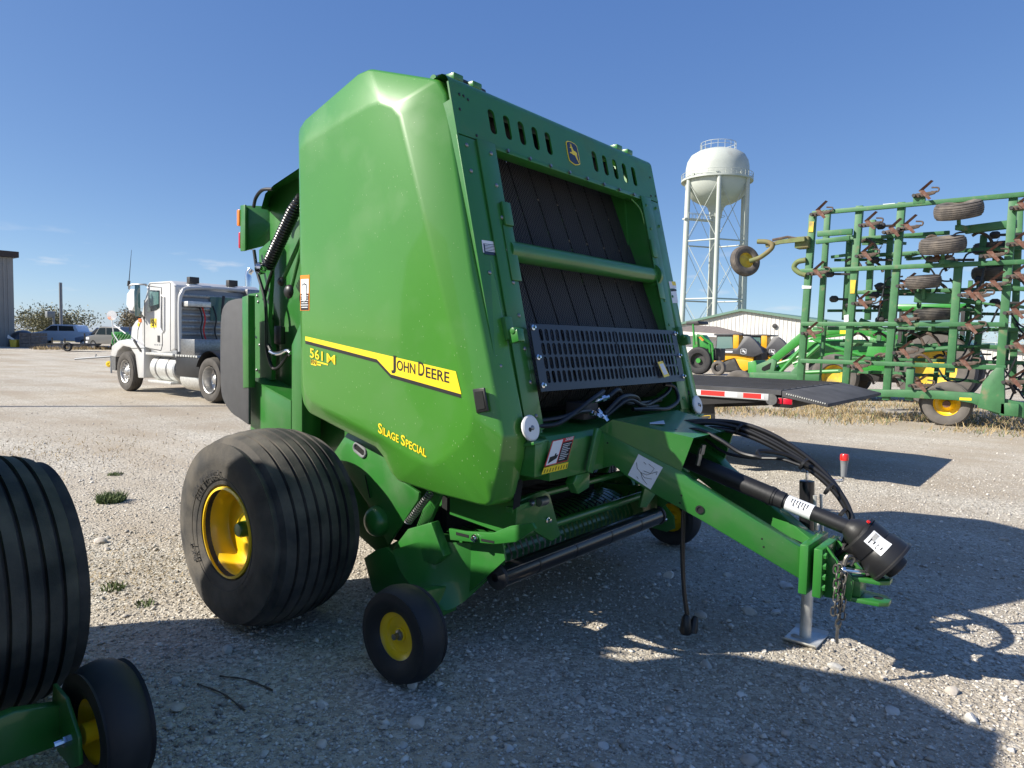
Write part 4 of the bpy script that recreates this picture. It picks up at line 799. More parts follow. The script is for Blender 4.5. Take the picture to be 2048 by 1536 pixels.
# valve block and hose tangle on the beam
VB = part('valve_block', B().bx(3.12, 3.26, 2.02, 2.14, 1.15, 1.24), 'dark_iron', bl, .008)
for p, q_ in (((3.20, 2.03, 1.24), (3.24, 1.98, 1.30)), ((3.24, 2.03, 1.24), (3.30, 1.98, 1.27)), ((3.15, 2.02, 1.19), (3.15, 1.97, 1.19)), ((3.22, 2.02, 1.18), (3.22, 1.97, 1.16)), ((3.25, 2.02, 1.2), (3.26, 1.96, 1.14))): part('fitting', B().tube([p, q_], .012, 8).tube([lerp(p, q_, .5), lerp(p, q_, .75)], .017, 6), 'chrome', VB)
for pts in ([(3.15, 2.0, 1.2), (3.0, 1.99, 1.2), (2.85, 2.0, 1.155), (2.72, 2.03, 1.15)], [(3.24, 1.98, 1.3), (3.1, 1.97, 1.26), (2.95, 2.0, 1.19), (2.72, 2.05, 1.17)], [(3.3, 1.98, 1.27), (3.4, 1.98, 1.30), (3.55, 2.02, 1.22), (3.8, 2.06, 1.2), (4.1, 2.08, 1.2)], [(3.26, 1.98, 1.18), (3.4, 1.96, 1.26), (3.6, 1.98, 1.25), (3.75, 2.02, 1.18), (4.0, 2.05, 1.17)], [(3.3, 2.0, 1.16), (3.5, 1.98, 1.24), (3.7, 2.0, 1.2), (3.9, 2.05, 1.19), (4.15, 2.05, 1.26), (4.2, 2.08, 1.38)], [(3.6, 2.0, 1.18), (3.8, 1.98, 1.17), (4.0, 1.98, 1.16), (4.18, 2.0, 1.2), (4.2, 2.04, 1.28), (4.1, 2.06, 1.3)]): part('hydraulic_hose', B().tube(curve(pts, 6), .012, 8), 'hose', bl)

# --- pickup: wind-guard roller, stripper bands, floor, flared sides
ry, rz = 2.21, .385
RO = part('windguard_roller', B().tube([(2.68, ry, rz), (2 * XC - 2.68, ry, rz)], .055, 28), 'black_paint', bl)
for x in (2.95, 3.3, 3.68, 4.05): part('roller_band', B().tube([(x, ry, rz), (x + .012, ry, rz)], .0565, 28), 'black_plastic', RO)
for a in (.6, 2.4, 4.2): part('roller_seam', B().beam((2.69, ry + .0555 * math.cos(a), rz + .0555 * math.sin(a)), (2 * XC - 2.69, ry + .0555 * math.cos(a), rz + .0555 * math.sin(a)), .004, .004), 'steel', RO)
for s_ in (-1, 1): part('roller_end', B().lathe([(.02, -.02), (.062, -.01), (.066, 0), (.062, .012), (.001, .012)], (XC + s_ * (XC - 2.665), ry, rz), (-s_, 0, 0), 20), 'dark_iron', RO)
part('windguard_bar', B().tube([(2.72, 2.27, .535), (2 * XC - 2.72, 2.27, .535)], .025, 12), G, bl)
for k in range(31):
    x = 2.74 + k * .052; pts = [(2.66 + .20 * math.cos(a), .36 + .17 * math.sin(a)) for a in [R(120 + 20 * i) for i in range(8)]]
    rows = [[(x, 2.62 - .24 * math.sin(a), .37 + .15 * math.cos(a)), (x + .036, 2.62 - .24 * math.sin(a), .37 + .15 * math.cos(a))] for a in [R(-5 + 22 * i) for i in range(9)]]
    part('stripper_band', B().sheet(rows), G, bl)
    if k % 2: part('tine', B().tube([(x + .044, 2.5, .4), (x + .044, 2.36, .50), (x + .044, 2.33, .56)], .004, 5), 'dark_iron', bl)
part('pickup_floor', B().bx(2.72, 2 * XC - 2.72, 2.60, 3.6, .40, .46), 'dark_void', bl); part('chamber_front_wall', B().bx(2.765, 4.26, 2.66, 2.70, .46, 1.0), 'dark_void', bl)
for k in range(10): x = 2.85 + k * .145; part('baffle_rod', B().tube(curve([(x, 2.32, .70), (x, 2.5, .66), (x, 2.9, .62)], 3), .008, 6), 'dark_iron', bl)
part('baffle_bar', B().tube([(2.74, 2.32, .705), (4.29, 2.32, .705)], .02, 10), G, bl)
fl0 = [[(2.45,2.744,0.46),(2.45,2.685,0.367),(2.45,2.572,0.289),(2.45,2.442,0.239)], [(2.5,2.592,0.519),(2.5,2.554,0.41),(2.5,2.48,0.298),(2.5,2.401,0.213)], [(2.58,2.44,0.532),(2.58,2.42,0.446),(2.58,2.401,0.334),(2.58,2.378,0.229)], [(2.64,2.307,0.538),(2.64,2.312,0.468),(2.64,2.32,0.389),(2.64,2.335,0.288)], [(2.7,2.197,0.537),(2.7,2.193,0.492),(2.7,2.195,0.461),(2.7,2.198,0.438)]]
for s_ in (0, 1):
    M_ = (lambda b: mirB(b, XC)) if s_ else (lambda b: b)
    rows = [curve(c, 4) for c in fl0]; rows = [list(r_) for r_ in zip(*rows)]; rows = [curve(r_, 4) for r_ in rows]
    FLR = part('pickup_flare', M_(B().sheet(rows).sheet([[V(p) + V((.006, 0, 0)) for p in r_] for r_ in rows])), G, bl, ang=60)
    part('pickup_side', M_(B().plate([(2.52,3.056,0.334),(2.52,2.96,0.399),(2.52,2.874,0.431),(2.52,2.739,0.375),(2.52,2.583,0.315),(2.52,2.571,0.244),(2.52,2.758,0.13),(2.52,2.982,0.17)], (.02, 0, 0)), ), G, bl, .003)
    part('pickup_side_skin', M_(B().plate([(2.62,3.1,0.115),(2.62,3.178,0.285),(2.62,2.988,0.386),(2.62,2.756,0.529),(2.62,2.145,0.582),(2.62,2.127,0.5),(2.62,2.47,0.176),(2.62,2.867,0.03)], (.012, 0, 0))), G, bl)
    part('side_hood', M_(B().plate([(2.5,2.8,0.442),(2.5,2.686,0.571),(2.5,2.515,0.637),(2.5,2.424,0.482),(2.5,2.489,0.422)], (.06, 0, 0))), G, bl, .006)
    part('lift_arm', M_(B().plate([(2.56,2.45,0.606),(2.56,2.337,0.612),(2.56,2.159,0.639),(2.56,2.052,0.692),(2.56,1.924,0.73),(2.56,1.903,0.706),(2.56,2.015,0.623),(2.56,2.148,0.585),(2.56,2.438,0.549)], (.02, 0, 0))), G, bl, .004)
    part('arm_slot', M_(B().plate([(2.558,2.396,0.599),(2.558,2.311,0.6),(2.558,2.311,0.585),(2.558,2.396,0.584)], (.001, 0, 0))), 'dark_void', bl); part('arm_slot', M_(B().plate([(2.558,2.229,0.598),(2.558,2.147,0.602),(2.558,2.147,0.59),(2.558,2.229,0.586)], (.001, 0, 0))), 'dark_void', bl)
    part('arm_bolt', M_(B().lathe([(.02, 0), (.02, .006), (.011, .008), (.011, .02), (.001, .021)], [(2.555,2.266,0.594)][0], (-1, 0, 0), 12)), 'chrome', bl)
    part('arm_bracket', M_(B().plate([(2.637,2.12,0.768),(2.862,2.12,0.793),(2.926,2.12,0.796),(2.971,2.12,0.763),(3.081,2.12,0.527),(2.995,2.12,0.512),(2.839,2.12,0.599),(2.743,2.12,0.649),(2.652,2.12,0.679)], (0, .02, 0))), G, bl, .004)
    part('bracket_bolt', M_(B().lathe([(.016, 0), (.016, .006), (.009, .008), (.009, .022), (.001, .023)], [(2.951,2.118,0.635)][0], (0, -1, 0), 12)), 'chrome', bl)
    part('pivot_link', M_(B().beam([(2.609,2.1,0.752),(2.799,2.1,0.761)][0], [(2.609,2.1,0.752),(2.799,2.1,0.761)][1], .03, .045, (0, 1, 0))), G, bl, .004)
    part('pivot_spring', M_(B().tube([(lambda p: (p[0] + .008 * k, p[1] - .02, p[2]))([(2.802,2.09,0.762)][0]) for k in range(9)], .024, 14).dome([(2.76,2.08,0.766)][0], (-.6, -.8, 0), .018, .03)), 'steel', bl)
    # tall green panel between the wheel and the shield, with its hand slot and axle dome
    AP = part('axle_panel', M_(B().plate([(2.6,3.459,0.849),(2.6,3.314,1.001),(2.6,3.045,0.961),(2.6,2.857,0.79),(2.6,2.708,0.744),(2.6,2.715,0.703),(2.6,2.949,0.412),(2.6,3.026,0.502),(2.6,3.1,0.592),(2.6,3.289,0.746)], (.02, 0, 0))), G, bl, .004)
    part('wheel_well', M_(B().plate([(2.66,3.654,0.887),(2.66,3.539,0.854),(2.66,3.365,0.739),(2.66,3.172,0.59),(2.66,3.009,0.387),(2.66,3.034,0.353),(2.66,3.124,0.329),(2.66,3.273,0.388),(2.66,3.404,0.353),(2.66,3.551,0.558)], (.02, 0, 0))), G, bl, .003)
    part('axle_dome', M_(B().dome([(2.6,3.039,0.531)][0], (-1, 0, 0), .088, .07, 24)), G, AP, ang=60)
    hs = [(2.598,3.194,0.916)][0]; b = B(); dv = V((0, -.88, -.35)).normalized(); nv = V((0, -.35, .88)).normalized()
    lp_ = [V(hs) + dv * ((.028 if math.cos(t) > 0 else -.028) + .026 * math.cos(t)) + nv * .026 * math.sin(t) for t in [i * .3927 for i in range(16)]]; part('slot_rim', M_(B().tube(lp_ + [lp_[0]], .009, 8, False)), 'grey_handle', AP); part('hand_slot', M_(B().plate([p - V((.001, 0, 0)) for p in lp_], (.001, 0, 0))), 'dark_void', AP)
    part('panel_crease', M_(B().tube([(2.598,3.148,0.778),(2.598,3.103,0.652)], .003, 5)), 'dark_void', AP)
    sA, sB = V([(2.58,2.773,0.572)][0]), V([(2.58,2.598,0.764)][0]); hel = [sA.lerp(sB, i / 160) + V((math.cos(i * .62) * .02, math.sin(i * .62) * .014, math.sin(i * .62) * .010)) for i in range(161)]
    part('lift_spring', M_(B().tube(hel, .004, 5)), 'steel', bl)
    part('spring_arm', M_(B().beam(tuple(sA + V((.05, -.04, -.08))), tuple(sB + V((.06, -.02, .06))), .03, .07)), G, bl, .004)
    # main wheel
    wx, wy, wz = 2.175, 3.46, .520
    MB_ = M_
    if s_: M_ = lambda b: (lambda m: (setattr(m, 'v', [(x + .02, y, z) for x, y, z in m.v]), m)[1])(mirB(b, XC))
    WH = part('wheel', M_(B().lathe([(.228, -.250), (.242, -.246), (.244, -.225), (.234, -.208), (.224, -.196), (.216, -.15), (.212, -.125), (.205, -.112), (.19, -.108), (.15, -.118), (.115, -.128), (.085, -.128), (.08, -.12), (.001, -.12)], (wx, wy, wz), (1, 0, 0), 56)), 'yellow_rim', bl, ang=40)
    part('tyre', M_(B().lathe(tyre_profile(.528, .55, .235, 6, .022, .017, .045, .12), (wx, wy, wz), (1, 0, 0), 96)), 'rubber', WH, ang=30)
    part('hub', M_(B().lathe([(.045, -.11), (.043, -.165), (.034, -.18), (.02, -.184), (.001, -.184)], (wx, wy, wz), (1, 0, 0), 20)), G, WH)
    for rr_, w_ in ((.300, .002), (.385, .002)): part('sidewall_ring', M_(B().tube([(wx - .2715 - (.002 if rr_ < .35 else -.0015), wy + rr_ * math.cos(t), wz + rr_ * math.sin(t)) for t in [k * .0982 for k in range(65)]], w_, 5, False)), 'rubber', WH)
    if not s_:
        def arc_text(s, a0, a1, rr, h, xo):
            n_ = len(s)
            for i, ch in enumerate(s):
                if ch == ' ': continue
                a = R(a0 + (a1 - a0) * (i + .5) / n_); d = V((0, -math.sin(a) * -1, math.cos(a))); tdir = V((0, -math.cos(a), math.sin(a) * 1)) ; d = V((0, math.sin(a), math.cos(a)))
                c = V((wx - xo, wy, wz)) + d * rr; hw = abs(R(a1 - a0)) / n_ * rr * .40; part_ = text_part('sidewall_lettering', ch, 'rubber_small', WH, c - tdir * hw, c + tdir * hw, d, h, bold=.02)
        arc_text('FARM IMPLEMENT', 62, 2, .305, .030, .2755); arc_text('BKT', 128, 108, .300, .042, .2755); arc_text('21.5L-16.1', -118, -150, .30, .022, .2755)
    # gauge wheel
    gx, gy, gz_ = 2.165, 2.34, .222
    if s_: M_ = (lambda b: mirB(b, XC - (0) + .08) if False else (lambda m: (setattr(m, 'v', [(x + .16, y + .07, z) for x, y, z in m.v]), m)[1])(mirB(b, XC)))
    GW = part('gauge_wheel', M_(B().lathe([(.118, -.062), (.124, -.055), (.120, -.045), (.110, -.035), (.085, -.028), (.08, -.018), (.05, -.012), (.035, -.02), (.001, -.02)], (gx, gy, gz_), (1, 0, 0), 40).lathe([(.118, .062), (.110, .035), (.07, .0), (.035, .0)], (gx, gy, gz_), (1, 0, 0), 40)), 'yellow_rim', bl, ang=40)
    part('gauge_tyre', M_(B().lathe(tyre_profile(.221, .165, .120, 0, crown=.018, shoulder=.045), (gx, gy, gz_), (1, 0, 0), 64)), 'rubber_small', GW, ang=50)
    part('gauge_hub', M_(B().tube([(gx - .03, gy, gz_), (gx + .075, gy, gz_)], .034, 18)), 'yellow_rim', GW); part('axle_nut', M_(B().lathe([(.026, 0), (.024, .006), (.014, .01), (.014, .035), (.001, .036)], (gx - .03, gy, gz_), (-1, 0, 0), 8)), 'steel', GW)
    AR = part('gauge_arm', M_(B().plate([(2.27, 2.44, .30), (2.27, 2.44, .16), (2.62, 2.44, .17), (2.62, 2.44, .31), (2.4, 2.44, .33)], (0, .05, 0))), G, bl, .006)
    part('arm_plate', M_(B().plate([(2.262, 2.49, .36), (2.262, 2.38, .345), (2.262, 2.28, .25), (2.262, 2.27, .16), (2.262, 2.34, .12), (2.262, 2.46, .13), (2.262, 2.52, .2)], (.014, 0, 0))), G, AR, .004)
    part('axle_bolt', M_(B().tube([(2.276, gy, gz_), (2.30, gy, gz_)], .019, 6).tube([(2.30, gy, gz_), (2.325, gy, gz_)], .011, 8)), 'chrome', AR)

# --- rear quarter: gate panels, light box, springs, plastic panel
for s_ in (0, 1):
    M_ = (lambda b: mirB(b, XC)) if s_ else (lambda b: b)
    part('gate_side', M_(B().plate([(2.74,3.985,2.604),(2.74,4.267,2.532),(2.74,4.386,2.472),(2.74,4.356,2.235),(2.74,4.418,1.934),(2.74,4.297,1.492),(2.74,4.298,1.117),(2.74,3.947,0.978),(2.74,3.952,2.427)], (.02, 0, 0))), G, bl, .004)
    fa, fb = [(2.6,3.771,2.577),(2.6,3.913,2.541),(2.6,4.06,2.503),(2.6,4.156,2.46),(2.6,4.202,2.373)], [(2.755,3.996,2.571),(2.755,4.118,2.553),(2.755,4.243,2.525),(2.755,4.338,2.483),(2.755,4.368,2.406)]
    part('gate_rim', M_(B().sheet([fa, fb]).sheet([shift(fa, 0, .004, .006), shift(fb, 0, .004, .006)])), G, bl)
    part('rear_post', M_(B().plate([(2.56,3.809,1.501),(2.56,3.705,1.655),(2.56,3.698,0.923),(2.56,3.808,0.912)], (.14, 0, 0))), G, bl, .005)
    part('side_box', M_(B().plate([(2.56,4.271,1.271),(2.56,3.813,1.155),(2.56,3.813,0.833),(2.56,4.279,0.778)], (.16, 0, 0))), G, bl, .005)
    part('box_lid', M_(B().plate([(2.559,4.275,1.274),(2.559,3.812,1.158),(2.559,3.812,1.149),(2.559,4.275,1.261)], (.17, 0, 0))), G, bl)
    part('rear_panel', M_(B().plate(curve([(2.5,4.192,1.794),(2.5,4.354,1.79),(2.5,4.466,1.766),(2.5,4.531,1.686),(2.5,4.546,1.451),(2.5,4.542,1.214),(2.5,4.51,1.115),(2.5,4.409,1.038),(2.5,4.298,1.004),(2.5,4.196,0.974)], 3), (.02, 0, 0))), 'grey_plastic', bl, .006)
    part('panel_flange', M_(B().plate([(2.495,4.26,1.801),(2.495,4.189,1.812),(2.495,4.186,1.219),(2.495,4.252,1.212)], (.05, 0, 0))), G, bl, .003)
    part('gate_recess', M_(B().plate([(2.72,4.561,1.841),(2.72,4.404,1.848),(2.72,4.266,1.66),(2.72,4.266,1.188),(2.72,4.564,1.205)], (.012, 0, 0))), G, bl)
    part('gate_column', M_(B().plate([(2.66,4.33,2.124),(2.66,4.194,2.181),(2.66,4.195,1.921),(2.66,4.224,1.658),(2.66,4.172,1.461),(2.66,4.184,1.262),(2.66,4.321,1.255)], (.03, 0, 0))), G, bl)
    LBX = part('light_box', M_(B().plate([(2.62, 4.45, 2.425), (2.83, 4.24, 2.425), (2.83, 4.24, 2.30), (2.76, 4.31, 2.28), (2.76, 4.31, 2.18), (2.62, 4.45, 2.12)], (.012, .016, 0)).bx(2.612, 2.625, 4.42, 4.48, 2.12, 2.425)), G, bl, .003)
    part('amber_lamp', M_(B().bx(2.605, 2.71, 4.481, 4.515, 2.29, 2.40)), 'orange_lens', LBX, .008); part('red_lamp', M_(B().bx(2.61, 2.71, 4.481, 4.505, 2.14, 2.25)), 'red_lens', LBX, .008)
    sA, sB = V([(2.58,4.102,1.991)][0]), V([(2.58,3.747,2.403)][0]); n_ = 420; ax = (sB - sA).normalized(); e1 = ax.orthogonal().normalized(); e2 = ax.cross(e1)
    hel = [sA.lerp(sB, i / n_) + (e1 * math.cos(i * .42) + e2 * math.sin(i * .42)) * (.036 if i < n_ * .8 else .036 - .02 * (i / n_ - .8) / .2) for i in range(n_ + 1)]
    part('gate_spring', M_(B().tube(hel, .0085, 6)), 'black_paint', bl); part('spring_eye', M_(B().lathe([(.036, -.02), (.04, 0), (.036, .02), (.018, .022), (.001, .02)], sA + V((-.05, 0, -.01)), (1, 0, 0), 16)), 'chrome', bl)
    part('spring_core', M_(B().tube([sA, sB], .026, 10)), 'dark_void', bl)
    for a_, c_, r_ in (([(2.64,4.033,1.904)][0], [(2.64,3.807,2.182)][0], .014), ([(2.64,3.934,1.847)][0], [(2.64,3.807,2.151)][0], .012)): part('gate_rod', M_(B().tube([a_, c_], r_, 10)), G, bl)
    part('rod_end', M_(B().dome([(2.63,4.017,1.903)][0], (-1, 0, 0), .03, .03).dome([(2.63,3.935,1.837)][0], (-1, 0, 0), .045, .03)), 'black_plastic', bl)
    for pts in ([(2.55,3.998,2.468),(2.55,4.11,2.475),(2.55,4.184,2.436),(2.55,4.214,2.376)], [(2.62,4.325,2.119),(2.62,4.283,1.97),(2.62,4.195,1.787),(2.62,4.178,1.592),(2.62,4.173,1.461),(2.62,4.109,1.349),(2.62,4.024,1.362),(2.62,3.925,1.452)], [(2.6,4.129,1.495),(2.6,4.078,1.447),(2.6,3.994,1.447),(2.6,3.911,1.465),(2.6,3.884,1.431)], [(2.64,4.14,1.982),(2.64,4.198,1.887),(2.64,4.239,1.789)]): part('gate_hose', M_(B().tube(curve(pts, 6), .011, 8)), 'hose', bl)
    part('chrome_tube', M_(B().tube(curve([(2.585,4.083,1.454),(2.585,4.026,1.439),(2.585,3.959,1.445),(2.585,3.894,1.465),(2.585,3.856,1.451)], 6), .0115, 8)), 'chrome', bl)
    part('sensor', M_(B().bx(2.66, 2.70, 4.08, 4.16, 1.50, 1.62)), 'black_plastic', bl, .01); part('sensor_lead', M_(B().tube(curve([(2.655,4.403,1.631),(2.655,4.378,1.608),(2.655,4.385,1.564),(2.655,4.354,1.537)], 5), .006, 6)), 'white_plastic', bl)
    b = B()
    for p in [(2.71,4.431,1.824),(2.71,4.419,1.783),(2.71,4.539,1.577),(2.71,4.401,1.489),(2.71,4.439,1.316)]: b.dome(p, (-1, 0, 0), .012, .01, 8)
    o = part('gate_bolts', M_(b), 'steel', bl); o['kind'] = 'stuff'
# small hardware along the top edge
part('top_rail', B().tube([FRM.p(UO + .03, 1.765, -.12), FRM.p(mu(UO) - .03, 1.765, -.12)], .022, 10), G, bl)
for u in (-1.0, -.86, .56, .70): part('top_clip', B().bx(3.58 + u, 3.58 + u + .07, 2.48, 2.54, 2.835, 2.868), G, bl, .006)
part('top_hose', B().tube(curve([(2.56, 2.66, 2.80), (2.58, 2.60, 2.86), (2.66, 2.54, 2.865), (2.85, 2.52, 2.85)], 5), .014, 8), 'hose', bl)

b2 = copy_tree(bl, (XC - 4.09, 3.5, 0)); tag(b2, 'second green baler cut off by the frame edge, only its tyres and shield edge showing', 'baler', 'round balers parked side by side')
for o in b2.children:
    if o.name.split('.')[0] in ('gauge_wheel', 'gauge_arm') and o.data.vertices[0].co.x > 0: o.location = (.04, .12, 0)
    if o.name.split('.')[0] == 'wheel' and o.data.vertices[0].co.x > 0: o.location = (.06, 0, 0)

# ================================================================== flatbed trailer
tr = thing('flatbed_trailer', 'dark flatbed trailer with red and white reflective tape and a sloping tail ramp', 'trailer', (9.35, 6, 0))
DK = part('deck', B().plate([(8.07, 2.62, 1.0), (8.07, 2.62, 1.055), (8.07, 13, 1.035), (8.07, 13, .98)], (2.57, 0, 0)), 'deck', tr)
part('side_rail', B().bx(8.045, 8.10, 2.75, 13, .93, 1.005), 'white_paint', tr, .004); part('side_rail', B().bx(10.6, 10.66, 2.75, 13, .93, 1.005), 'white_paint', tr, .004)
for y0, y1, m_ in ((3.26, 3.56, 'red_tape'), (3.11, 3.26, 'white_label'), (2.83, 3.04, 'red_tape'), (2.80, 2.83, 'white_label'), (3.56, 3.9, 'white_label')): part('reflective_tape', B().bx(8.0425, 8.0445, y0, y1, .945, 1.0), m_, tr)
RP = part('ramp', B().plate([(8.07, 2.61, 1.05), (8.07, 2.61, .98), (8.07, 2.12, .90), (8.07, 2.12, .94)], (2.57, 0, 0)), 'deck', tr, .004)
b = B()
for k in range(18): y = 2.55 - k * .024; b.bx(8.062, 8.0695, y, y + .012, 1.02 - (2.6 - y) * .19, 1.035 - (2.6 - y) * .19)
o = part('ramp_edge_teeth', b, 'galvanised', RP); o['kind'] = 'stuff'
b = B()
for k in range(11): x = 8.2 + k * .23; b.bx(x, x + .03, 2.64, 12.9, 1.056, 1.062)
o = part('deck_seams', b, 'frame_black', DK); o['kind'] = 'stuff'
part('frame_beam', B().plate([(8.45, 2.75, .93), (8.45, 13, .93), (8.45, 13, .68), (8.45, 4.2, .70), (8.45, 2.9, .84)], (.14, 0, 0)), 'frame_black', tr); part('frame_beam', B().plate([(10.1, 2.75, .93), (10.1, 13, .93), (10.1, 13, .68), (10.1, 4.2, .70), (10.1, 2.9, .84)], (.14, 0, 0)), 'frame_black', tr)
part('side_skirt', B().plate([(8.08, 2.8, .93), (8.08, 13, .93), (8.08, 13, .80), (8.08, 3.6, .82), (8.08, 2.9, .9)], (.03, 0, 0)), 'frame_black', tr)
part('tail_beam', B().bx(8.09, 10.62, 2.50, 2.72, .86, .975), 'frame_black', tr, .01)
part('ramp_spring', B().tube([(8.05, 2.72, .945), (8.2, 2.72, .945)], .065, 20), 'steel', tr); part('tail_lamp', B().bx(8.08, 8.10, 2.50, 2.60, .90, .965), 'red_lens', tr, .004); part('tail_lamp', B().bx(8.08, 8.10, 2.61, 2.66, .90, .965), 'red_lens', tr, .004)
MF = part('mud_flap', B().plate([(8.2,3.678,0.827),(8.2,3.454,0.843),(8.2,3.412,0.427),(8.2,3.636,0.423)], (0.012, 0, 0)), 'black_plastic', tr); mfp = [(8.198,3.625,0.671),(8.198,3.491,0.694),(8.198,3.48,0.573),(8.198,3.614,0.542)]
part('flap_panel', B().plate(mfp, (-.001, 0, 0)), 'yellow_old', MF); part('flap_panel_field', B().plate([lerp(p, mfp[(i + 2) % 4], .05) for i, p in enumerate(shift(mfp, -.0012))], (-.001, 0, 0)), 'dark_iron', MF)
q = shift(mfp, -.003); text_part('flap_lettering', 'SN', 'yellow_old', MF, lerp(q[3], q[2], .1), lerp(q[3], q[2], .9), V(q[0]) - V(q[3]), .085, bold=.03)
for y in (5.3, 6.4):
    for x in (8.18, 10.2): w_ = part('wheel', B().lathe([(.2, -.1), (.19, -.05), (.1, 0), (.001, 0)], (x + .13, y, .40), (1, 0, 0), 24), 'alloy', tr); part('tyre', B().lathe(tyre_profile(.40, .26, .21, 3), (x + .13, y, .40), (1, 0, 0), 40), 'rubber_dusty', w_)

# ================================================================== white road tractor
tk_ = thing('semi_truck', 'white day cab road tractor with chrome wheels parked facing away', 'truck', (9.2, 17, 0))
WX0, WX1 = 8.05, 10.35; TXC = 9.2
def wb(name, x0, pts, m, bev=.03, parent=tk_, xw=None, **k): return part(name, B().plate([(x0, p[1], p[2]) for p in pts], ((xw if xw else (2 * TXC - 2 * x0)), 0, 0)), m, parent, bev, **k)
cabp = [(8.08,18.488,1.988),(8.08,18.114,2.663),(8.08,18.004,2.77),(8.08,16.922,2.769),(8.08,16.703,2.657),(8.08,16.733,1.144),(8.08,16.982,1.066),(8.08,17.57,1.024),(8.08,18.317,1.152),(8.08,18.478,1.337)]
CB = wb('cab', 8.08, cabp, 'white_paint', .05, seg=3)
hoodp = [(8.3,18.964,1.974),(8.3,19.519,1.845),(8.3,19.763,1.687),(8.3,19.865,1.315),(8.3,20.392,1.252),(8.3,20.462,1.033),(8.3,20.282,0.795),(8.3,18.995,0.839)]; HDp = wb('hood', 8.38, hoodp, 'white_paint', .07, seg=3)
fd = [(8.05,19.207,1.349),(8.05,19.746,1.301),(8.05,20.183,1.147),(8.05,20.255,0.878),(8.05,19.944,0.862),(8.05,19.816,1.024),(8.05,19.479,1.163),(8.05,19.068,1.134),(8.05,18.786,0.95),(8.05,18.632,0.373),(8.05,18.325,0.388),(8.05,18.276,1.166),(8.05,18.776,1.306)]
part('fender', B().plate(fd, (.42, 0, 0)), 'white_paint', tk_, .025); part('fender', B().plate(shift(fd, 1.88), (.42, 0, 0)), 'white_paint', tk_, .025)
wn_ = [(8.075,18.051,2.575),(8.075,17.472,2.548),(8.075,17.482,2.139),(8.075,17.665,2.081),(8.075,18.119,2.023)]; WN = part('side_window', B().plate(wn_, (-.008, 0, 0)), 'glass_dark', CB); wc = [(8.066,17.952,2.535),(8.066,17.505,2.512),(8.066,17.512,2.223),(8.066,17.988,2.169)]; part('window_pane', B().plate(wc, (-.002, 0, 0)), 'glass_teal', WN)
b = B(); b.tube([(8.078,18.281,2.334),(8.078,18.313,1.152),(8.078,17.434,1.101),(8.078,17.354,1.236),(8.078,17.374,2.617),(8.078,18.055,2.673)], .010, 5, False); part('door_seam', b, 'frame_black', CB)
gh = [(8.06,17.365,2.436),(8.06,17.213,2.386),(8.06,17.231,1.598),(8.06,17.309,1.538),(8.06,17.409,1.657),(8.06,17.365,2.436)]; part('grab_handle', B().tube(gh, .016, 8), 'white_plastic', CB); part('door_handle', B().bx(8.06, 8.08, *sorted(([(8.07,17.538,1.462),(8.07,17.542,1.305)][0][1] - .04, [(8.07,17.538,1.462),(8.07,17.542,1.305)][0][1] + .04)), *sorted(([(8.07,17.538,1.462),(8.07,17.542,1.305)][1][2], [(8.07,17.538,1.462),(8.07,17.542,1.305)][0][2]))), 'dark_iron', CB)
sq = [(8.077,17.966,1.875),(8.077,17.648,1.874),(8.077,17.653,1.656),(8.077,17.972,1.654)]; DS = part('door_sign', B().plate(sq, (-.002, 0, 0)), 'yellow_decal', CB); q = shift([(8.074,17.911,1.691),(8.074,17.672,1.692)][:], 0); text_part('door_lettering', 'SN', 'ink', CB, q[0], q[1], (0, 0, 1), .16, bold=.02)
part('hood_badge', B().dome([(8.375,19.316,1.73)][0], (-1, 0, 0), .055, .01, 14), 'yellow_decal', HDp); part('hood_vent', B().bx(8.372, 8.379, *sorted(([(8.37,19.837,1.742),(8.37,19.844,1.529)][0][1] - .04, [(8.37,19.837,1.742),(8.37,19.844,1.529)][0][1] + .04)), 1.55, 1.75), 'dark_iron', HDp)
part('marker_lamp', B().bx(8.30, 8.37, *sorted(([(8.35,19.111,1.834)][0][1] - .08, [(8.35,19.111,1.834)][0][1] + .05)), *(lambda z: (z - .05, z + .05))([(8.35,19.111,1.834)][0][2])), 'orange_lens', HDp, .01); part('air_cleaner', B().tube([(8.22, 18.35, 1.63), (8.4, 18.35, 1.63)], .10, 16), 'dark_iron', HDp)
part('hood_seam', B().tube([(8.377,19.143,1.848),(8.377,19.354,1.587),(8.377,19.394,1.193)], .008, 5), 'frame_black', HDp); part('hood_latch', B().bx(8.36, 8.379, 18.2, 18.26, 1.30, 1.40), 'dark_iron', HDp)
for k in range(4): part('lower_script', B().bx(8.076, 8.0795, 17.35 + k * .12, 17.42 + k * .12, 1.22, 1.25), 'pole_grey', CB)
part('cab_drip_rail', B().tube([(8.07,18.064,2.685),(8.07,17.955,2.743),(8.07,16.902,2.732),(8.07,16.707,2.633)], .012, 6), 'white_plastic', CB); part('cab_seam', B().tube([(8.078,16.919,2.71),(8.078,16.952,1.102)], .007, 5), 'frame_black', CB); part('fender_seam', B().tube([(8.047,19.004,1.11),(8.047,18.27,1.141)], .007, 5), 'frame_black', tk_)
part('fender_strap', B().beam([(8.04,18.808,1.331)][0], [(8.04,18.422,1.062)][0], .05, .04, (1, 0, 0)), 'dark_iron', tk_); part('cab_skirt', B().bx(8.1, 8.6, 16.7, 18.0, .95, 1.12), 'pole_grey', tk_, .01)
